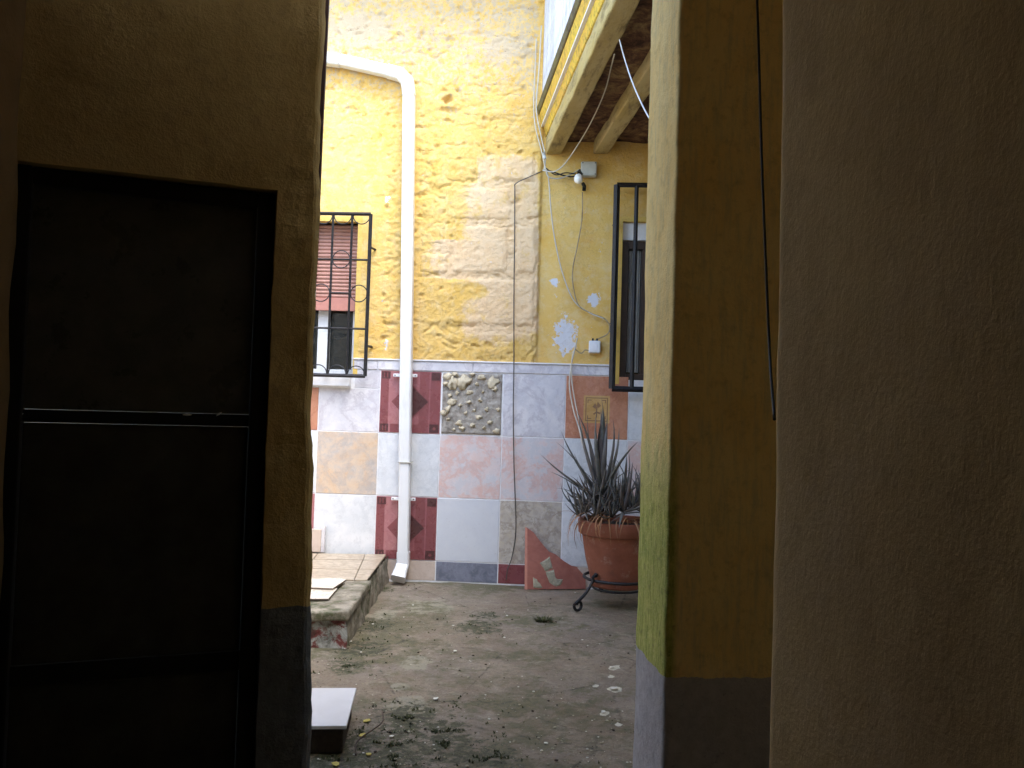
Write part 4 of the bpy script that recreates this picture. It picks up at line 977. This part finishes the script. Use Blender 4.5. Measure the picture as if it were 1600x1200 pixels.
# tall rosette
for k in range(24):
    t = k/24; el = R(84 - 62*t**.9 + random.uniform(-6, 6)); az = k*2.39996
    b_ = crown + Vector((math.cos(az)*.014, math.sin(az)*.014, -.10+.16*(1-t)))
    leaf(random.choice(LM), b_, az, el, random.uniform(.82, 1.04)*(1 if t < .5 else .72))
# a few signature leaves reaching left as in the photograph
for (dx, el, sc) in ((2.9, 45, 1.15), (3.15, 22, 1.1), (3.3, 60, 1.25), (2.75, 66, 1.25), (3.4, 72, 1.3), (.4, 76, 1.3), (1.0, 80, 1.35), (4.5, 80, 1.3)):
    leaf(LM[0], crown+Vector((0, 0, -.03)), dx, R(el+8), sc*.80)
# stem
tube('stem', [Vector((crown.x, crown.y, PB.z-.0))-PB, crown-PB+Vector((0, 0, .02))], .018, DRY, plant, n=0)
# small rosettes round the rim
for (px_, py_, dy, sc) in ((915, 800, -.10, 1.0), (932, 806, -.16, .9), (955, 808, -.17, 1.1), (975, 800, -.14, 1.15), (990, 796, -.10, 1.1), (1005, 800, -.08, 1.0), (905, 806, -.02, .85), (945, 795, -.05, 1.1), (968, 790, 0, 1.2), (925, 790, .06, 1.1), (990, 790, .10, 1.1), (960, 795, .14, 1.1)):
    c = P(px_, py_, YP+dy)
    c.z = max(c.z, PB.z+.005)
    for k in range(13):
        t = k/13; az = k*2.39996+random.random(); el = R(76-72*t+random.uniform(-10, 10))
        leaf(random.choice(SM), c+Vector((math.cos(az)*.008, math.sin(az)*.008, .0)), az, el, sc*random.uniform(.85, 1.2))
for k in range(44):
    az = random.uniform(math.pi*.75, math.pi*1.9); rr = random.uniform(.6, .93)*Rr
    leaf(random.choice(DM), Vector((PX+math.cos(az)*rr, PY+math.sin(az)*rr, PB.z+random.uniform(.02, .07))), az+random.uniform(-.6, .6), R(random.uniform(5, 40)), random.uniform(.6, 1.05), 'dry_leaf')

# ------------------------------------------------------------------ small litter in the yard
def litter(px, py, r, mt, name, label, cat, grp=None, flat=.25):
    p = G(px, py); bm = bmesh.new(); n_ = 7; s_ = random.uniform(0, 9)
    q = [Vector((r*(.7+.5*random.random())*math.cos(2*math.pi*k/n_), r*flat*0+r*(.7+.5*random.random())*math.sin(2*math.pi*k/n_)*.8, r*flat*random.random())) for k in range(n_)]
    a = [bm.verts.new(v) for v in q]; b = [bm.verts.new(v+Vector((0, 0, .0025))) for v in q]
    ca = bm.verts.new((0, 0, r*.1)); cb = bm.verts.new((0, 0, r*.1+.0035))
    for i in range(n_):
        bm.faces.new((a[i], a[(i+1) % n_], ca)); bm.faces.new((b[i], b[(i+1) % n_], cb)); bm.faces.new((a[i], a[(i+1) % n_], b[(i+1) % n_], b[i]))
    bmesh.ops.recalc_face_normals(bm, faces=bm.faces)
    o = obj(name, bm, mt, loc=(p.x, p.y, ghz(p.x, p.y)+.0)); o.rotation_euler = (0, 0, random.uniform(0, 6)); return tag(o, label, cat, grp)
YLEAF = plain('yellow_dead_leaf', (.52, .42, .10), .7, var=.2); CHIPM = plain('white_plaster_chip', (.62, .60, .52), .8, var=.1)
litter(573, 1127, .016, YLEAF, 'fallen_leaf', 'yellow fallen leaf right of the white tile', 'leaf'); litter(567, 1149, .014, YLEAF, 'fallen_leaf', 'yellow fallen leaf below the first, right of the dark block', 'leaf')
litter(524, 1195, .014, YLEAF, 'fallen_leaf', 'yellow fallen leaf at the bottom edge by the dark wall', 'leaf'); litter(576, 1180, .011, YLEAF, 'fallen_leaf', 'small yellow leaf among the moss at the bottom', 'leaf')
for px_, py_, r_, l_ in ((711, 1017, .016, 'white plaster chip in the middle of the yard'), (681, 1093, .020, 'white plaster chip near the bottom, above the moss patch'), (708, 978, .010, 'small white chip between the pipe foot and the yard centre'), (960, 1076, .026, 'largest white plaster chip, by the foot of the pillar'), (956, 1042, .018, 'long white chip above the largest one by the pillar'), (612, 1152, .012, 'white chip in the moss at the bottom of the yard'), (943, 1112, .016, 'pale chip below the largest one by the pillar'), (548, 1002, .010, 'white chip beside the step corner')):
    litter(px_, py_, r_*.75, CHIPM, 'plaster_chip', l_, 'chip')
# crumbs: fine debris, nobody could count it
bm = bmesh.new()
def crumb(bm, p, r, mi, sq=.5):
    vs = bmesh.ops.create_icosphere(bm, subdivisions=1, radius=r)['verts']; q = Vector((random.random(), random.random(), random.random()))*9
    for v in vs: v.co = Vector((v.co.x*random.uniform(.8, 1.3), v.co.y*random.uniform(.8, 1.3), v.co.z*sq)); v.co *= 1+.4*mn.noise(v.co*80+q)
    for v in vs: v.co += p
    for f in {f for v in vs for f in v.link_faces}: f.material_index = mi
for k in range(1300):
    p = G(random.uniform(480, 1000), random.uniform(912, 1215)**1.0); p.z = ghz(p.x, p.y)
    if fbm((p.x*3, p.y*3, 2), 3) < random.uniform(-.35, .25): continue
    if p.x > bR.x-.02 or p.y < fR.y: crumb(bm, p, random.choice((.0015, .002, .002, .003, .003, .004, .006)), random.choice((0, 1, 1, 1, 2, 2)), .4)
tag(obj('crumbs', bm, [CHIPM, MORTL, SOIL]), 'fine plaster crumbs and grit scattered over the yard ground', 'debris', kind='stuff')
MOSSM = plain('moss', (.055, .062, .026), .95, var=.6, sc=60, bump=.6)
verts = []; faces = []
for c, r in mossc_:
    for k in range(int(3200*r)):
        a = random.uniform(0, 6.283); q = r*abs(random.gauss(0, .85)); x, y = c.x+q*math.cos(a), c.y+q*1.2*math.sin(a)
        if fbm((x*17, y*17, 8), 3) < .17: continue
        if x < ex(y)-.01 and y > fR.y: continue
        z = ghz(x, y)-.004; s_ = random.uniform(.002, .008)
        for b in range(3):
            aa = random.uniform(0, 6.28); d = Vector((math.cos(aa), math.sin(aa), 0))*s_; e = Vector((-d.y, d.x, 0))*.45; i0 = len(verts)
            verts += [(x-e.x, y-e.y, z), (x+e.x, y+e.y, z), (x+d.x, y+d.y, z+s_*random.uniform(.5, 1.5))]; faces.append((i0, i0+1, i0+2))
tag(obj('moss', (verts, faces), MOSSM), 'dark green moss and weeds growing in patches on the yard ground', 'moss', kind='stuff')
# tuft of dead weed right of centre
tf = G(849, 970); tft = empty('weed_tuft', (tf.x, tf.y, 0)); tag(tft, 'small dark tuft of moss and weed in front of the leaning red tile', 'weed')
bm = bmesh.new()
for k in range(160):
    a = random.uniform(0, 6.283); q = .045*random.random()**.6; b = Vector((q*math.cos(a), q*math.sin(a)*.8, -.002)); L = random.uniform(.015, .04); d = Vector((math.cos(a)*.7, math.sin(a)*.7, random.uniform(.3, 1))).normalized()*L; e = Vector((-math.sin(a), math.cos(a), 0))*.0025
    bm.faces.new([bm.verts.new(b-e), bm.verts.new(b+e), bm.verts.new(b+d)])
obj('weed_blades', bm, MOSSM, tft)
tag(tube('twig', [G(597, 1118)+Vector((0, 0, .015)), G(596, 1135)+Vector((0, 0, .012)), G(559, 1163)+Vector((0, 0, .012)), G(556, 1185)+Vector((0, 0, .01))], .0025, BROWNW), 'thin dark twig on the ground right of the white tile', 'twig')

# ------------------------------------------------------------------ passage: pillar, walls, door, ceiling
Y1, Y2 = 2.0, 2.29
xp = P(1049, 600, Y1).x
pil = rbox('pillar', edgelines(xp, 1.9, .05, .02), edgelines(Y1, Y2, .05, .02), lines(-.02, 2.62, .035), .012, .0035, 8, INT_R)
tag(pil, 'yellow plastered pillar with green algae on its lit side and a grey painted base', 'pillar')
# near wall on the right, bare brown render
ne = P(1207, 600, 1.30)
NA = R(3)
Mn = Matrix.Translation((ne.x, 1.30, 0)) @ Matrix.Rotation(-NA*-1, 4, 'Z')
near_w = rbox('near_wall', edgelines(0, 1.1, .06, .03), [-3.9]+lines(-1.6, -.03, .035)+[-.02, -.01, 0], lines(-.02, 2.62, .035), .022, .0035, 5, INT_N, M=Mn)
tag(near_w, 'bare dark brown rendered wall filling the right of the picture', 'wall')
# hanging black cord between them
cd = tube('hanging_cord', [P(1181, -60, 1.9), P(1185, 60, 1.9), P(1190, 240, 1.85), P(1197, 420, 1.8), P(1203, 560, 1.72), P(1210, 655, 1.5)], .0032, CABB); tag(cd, 'thin black cord hanging down beside the pillar', 'cord')
# left wall with the door
BL = R(15); e0 = P(490, 600, 2.30)
LWM = Matrix.Translation((e0.x, e0.y, 0)) @ Matrix.Rotation(BL, 4, 'Z')      # local x runs along the wall towards +x, wall body at +y
def LWp(px, py, off=0):     # photograph point on the left wall plane
    n_ = LWM.to_3x3() @ Vector((0, -1, 0)); q = Vector((e0.x, e0.y, 0))+n_*off; r = ray(px, py); t = (q-Vector((0, 0, H))).dot(n_)/r.dot(n_)
    return LWM.inverted() @ (Vector((0, 0, H))+r*t)
dl, dr, dt = LWp(2, 500).x, LWp(421, 600).x, LWp(220, 273).z
lwr = empty('passage_wall', (e0.x, e0.y, 0)); tag(lwr, 'dark ochre plastered wall around the black door on the left', 'wall')
LT = .11
kp = dict(mats=INT_L, parent=lwr)
T0 = Matrix.Translation((-e0.x, -e0.y, 0))
def lwbox(nm, xa, xb, za, zb_, bot=None):
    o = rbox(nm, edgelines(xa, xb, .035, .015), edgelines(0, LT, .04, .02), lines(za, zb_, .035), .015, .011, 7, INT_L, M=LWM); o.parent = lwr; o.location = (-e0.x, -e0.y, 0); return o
lx = [dl-.5, dl-.2, dl] + lines(dl, dr, .035)[1:] + lines(dr, -.02, .02)[1:] + [-.012, -.006, -.002, 0]
lz = lines(-.02, dt, .03) + lines(dt, 2.62, .035)[1:]
V = []; Fc = []; nx_ = len(lx)
for side in (0, 1):
    for z in lz:
        for x in lx:
            if side == 0:
                y = max(0, (x+.022))**2*40 if x > -.022 else 0
                # rounded arris round the door opening
                de = max(0, .03-min(max(x-dr, 0) if z < dt else 9, 9))*0
            else: y = LT
            bul = .030*sstep(1.25, .1, z) - .006*sstep(1.6, 2.2, z)
            p = LWM @ Vector((x + bul*sstep(-.14, 0, x), y, z)); rr_ = 1+1.2*sstep(-.18, 0, x)
            p += mn.noise_vector(p*7)*.0032*rr_ + mn.noise_vector(p*30)*.0018*rr_
            V.append(p-Vector((e0.x, e0.y, 0)))
nn_ = nx_*len(lz); vi = lambda s_, i, k: s_*nn_+k*nx_+i
hole = lambda i, k: lx[i] >= dl-1e-6 and lx[i+1] <= dr+1e-6 and lz[k+1] <= dt+1e-6
for k in range(len(lz)-1):
    for i in range(nx_-1):
        if hole(i, k): continue
        Fc.append((vi(0, i, k), vi(0, i+1, k), vi(0, i+1, k+1), vi(0, i, k+1))); Fc.append((vi(1, i, k), vi(1, i, k+1), vi(1, i+1, k+1), vi(1, i+1, k)))
    Fc.append((vi(0, nx_-1, k), vi(1, nx_-1, k), vi(1, nx_-1, k+1), vi(0, nx_-1, k+1)))
    if lz[k+1] <= dt+1e-6:
        for xx, fl_ in ((dl, 0), (dr, 1)):
            i = min(range(nx_), key=lambda q: abs(lx[q]-xx)); f_ = (vi(0, i, k), vi(1, i, k), vi(1, i, k+1), vi(0, i, k+1)); Fc.append(f_[::-1] if fl_ else f_)
kd = min(range(len(lz)), key=lambda q: abs(lz[q]-dt))
for i in range(nx_-1):
    if dl-1e-6 <= lx[i] and lx[i+1] <= dr+1e-6: Fc.append((vi(0, i, kd), vi(0, i+1, kd), vi(1, i+1, kd), vi(1, i, kd)))
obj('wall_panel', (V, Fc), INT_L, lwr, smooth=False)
# dark wooden strip standing behind the wall edge, leaning
tp0, tp1 = P(506, 0, 2.44), P(490, 470, 2.44)
bm = bmesh.new(); tpa, tpb = P(515.5, -40, 2.44), P(493, 480, 2.44); tba = P(486, 1000, 2.44)
q = [(P(480, -60, 2.44), tpa), (P(480, 200, 2.44), P(504, 200, 2.44)), (P(475, 400, 2.44), P(495.5, 400, 2.44)), (P(470, 520, 2.44), P(488, 520, 2.44))]
vv = [[bm.verts.new(p+Vector((0, dy, 0))) for p in (a, b) for dy in (0, .02)] for a, b in q]
for a, b in zip(vv, vv[1:]):
    for i, j in ((0, 2), (2, 3), (3, 1), (1, 0)): bm.faces.new((a[i], a[j], b[j], b[i]))
bm.faces.new((vv[0][0], vv[0][1], vv[0][3], vv[0][2])); bm.faces.new((vv[-1][0], vv[-1][1], vv[-1][3], vv[-1][2])); bmesh.ops.recalc_face_normals(bm, faces=bm.faces)
tag(obj('wooden_board', bm, WOODR), 'dark red wooden board edge leaning behind the top of the left wall edge', 'board')
# door
door = empty('door', LWM @ Vector(((dl+dr)/2, .06, 0)), BL); tag(door, 'old black door with a glazed upper panel in the left wall', 'door')
DX = (dl+dr)/2; dw = dr-dl
def db(nm, a, b, mt, bev=.004): return box(nm, (a[0]-DX, a[1]-.06, a[2]), (b[0]-DX, b[1]-.06, b[2]), mt, door, bev)
db('door_frame', (dl, .028, 0), (dl+.045, .085, dt-.001), DOORW); db('door_frame', (dr-.045, .028, 0), (dr, .085, dt-.001), DOORW); db('door_frame', (dl+.046, .03, dt-.045), (dr-.046, .083, dt-.002), DOORW)
zr1 = LWp(220, 650, -.04).z; zr2 = LWp(220, 1030, -.04).z
db('rail', (dl+.046, .052, zr1-.022), (dr-.046, .075, zr1+.010), DOORW, .001); db('rail', (dl+.046, .052, zr2-.05), (dr-.046, .075, zr2), DOORW, .001)
DPAN = plain('dusty_black_panel', (.045, .043, .037), .8, var=.4, sc=9, bump=.3)
m = MB('dusty_dark_glass', .35, .4); m.rough(m.ramp(m.noise(8, 6, .7), (.4, .25), (.7, .6))); m.col(m.mix(m.sel(m.noise(10, 7, .7), .4, .7), (.06, .06, .052), (.10, .097, .085))); DGL = m.m
db('glass_panel', (dl+.046, .055, zr1+.011), (dr-.046, .061, dt-.046), DGL, 0); db('door_panel', (dl+.046, .055, zr2+.001), (dr-.046, .062, zr1-.023), DPAN); db('door_panel', (dl+.046, .055, .02), (dr-.046, .062, zr2-.051), DPAN)
SP = plain('dried_white_splash', (.5, .5, .46), .8)
for (px_, py_, a, b, rt) in ((292, 648, .012, .003, 0), (342, 647, .009, .0028, .6), (30, 647, .011, .003, .1)):
    p = LWp(px_, py_, -.052); pebble('paint_splash', Vector((p.x-DX, p.y-.06-.001, p.z)), a, b, .0015, SP, door, 1, -rt)
# thin highlight wires (cobweb strands) on the door
# side wall, back wall, ceiling, floor of passage: plain setting
sl_ = LWM @ Vector((dl-.0, 0, 0)); xs_ = P(16, 200, 2.05)
sw = rbox('side_wall', edgelines(xs_.x-.3, xs_.x, .1, .02), [-2.5]+lines(-1.0, 2.12, .06), lines(-.02, 2.62, .06), .02, .012, 5, INT_S); tag(sw, 'ochre side wall of the passage at the far left edge', 'wall')
def struct(o): return tag(o, kind='structure')
PALEP = plain('pale_bounce_plaster', (.80, .68, .48), .9, var=.2, sc=5, bump=.3)  # unseen passage surfaces, made pale to bounce more light inside
struct(box('passage_end', (-1.6, -2.62, 0), (1.9, -2.5, 2.62), PALEP, None, 0))
struct(box('ceiling', (-1.9, -2.6, 2.50), (2.0, 2.0-.002, 2.62), PALEP, None, 0))
struct(box('passage_side', (1.62, -2.6, 0), (1.75, 1.99, 2.5), PALEP, None, 0))
# facade over the opening, seen only from the yard
WASH = plain('pale_limewash', (.76, .74, .68), .9, var=.1, sc=6)
fa = empty('house_facade', (0, 2.3, 0)); tag(fa, 'pale house front above and beside the passage opening', 'facade')
box('wall_panel', (-3.2, -.295, 2.62), (2.9, .0, 2.80), WASH, fa, .01)
box('wall_panel', (-3.2, .15, -.02), (e0.x-.1, .30, 2.615), WASH, fa, 0)
box('wall_panel', (1.92, -.29, -.02), (2.9, .0, 2.615), WASH, fa, 0)
box('yard_side', (-2.5, 2.6, 0), (-2.3, 5.8, 3.0), WASH, None, 0); o = bpy.data.objects['yard_side']; o.name = 'yard_wall'; tag(o, 'pale side wall closing the yard on the left, hidden behind the black door wall', 'wall')
o = box('yard_wall', (2.75, 2.3, 0), (2.95, 5.3, 3.2), WASH, None, 0); tag(o, 'pale side wall closing the yard on the right, hidden behind the pillar', 'wall')
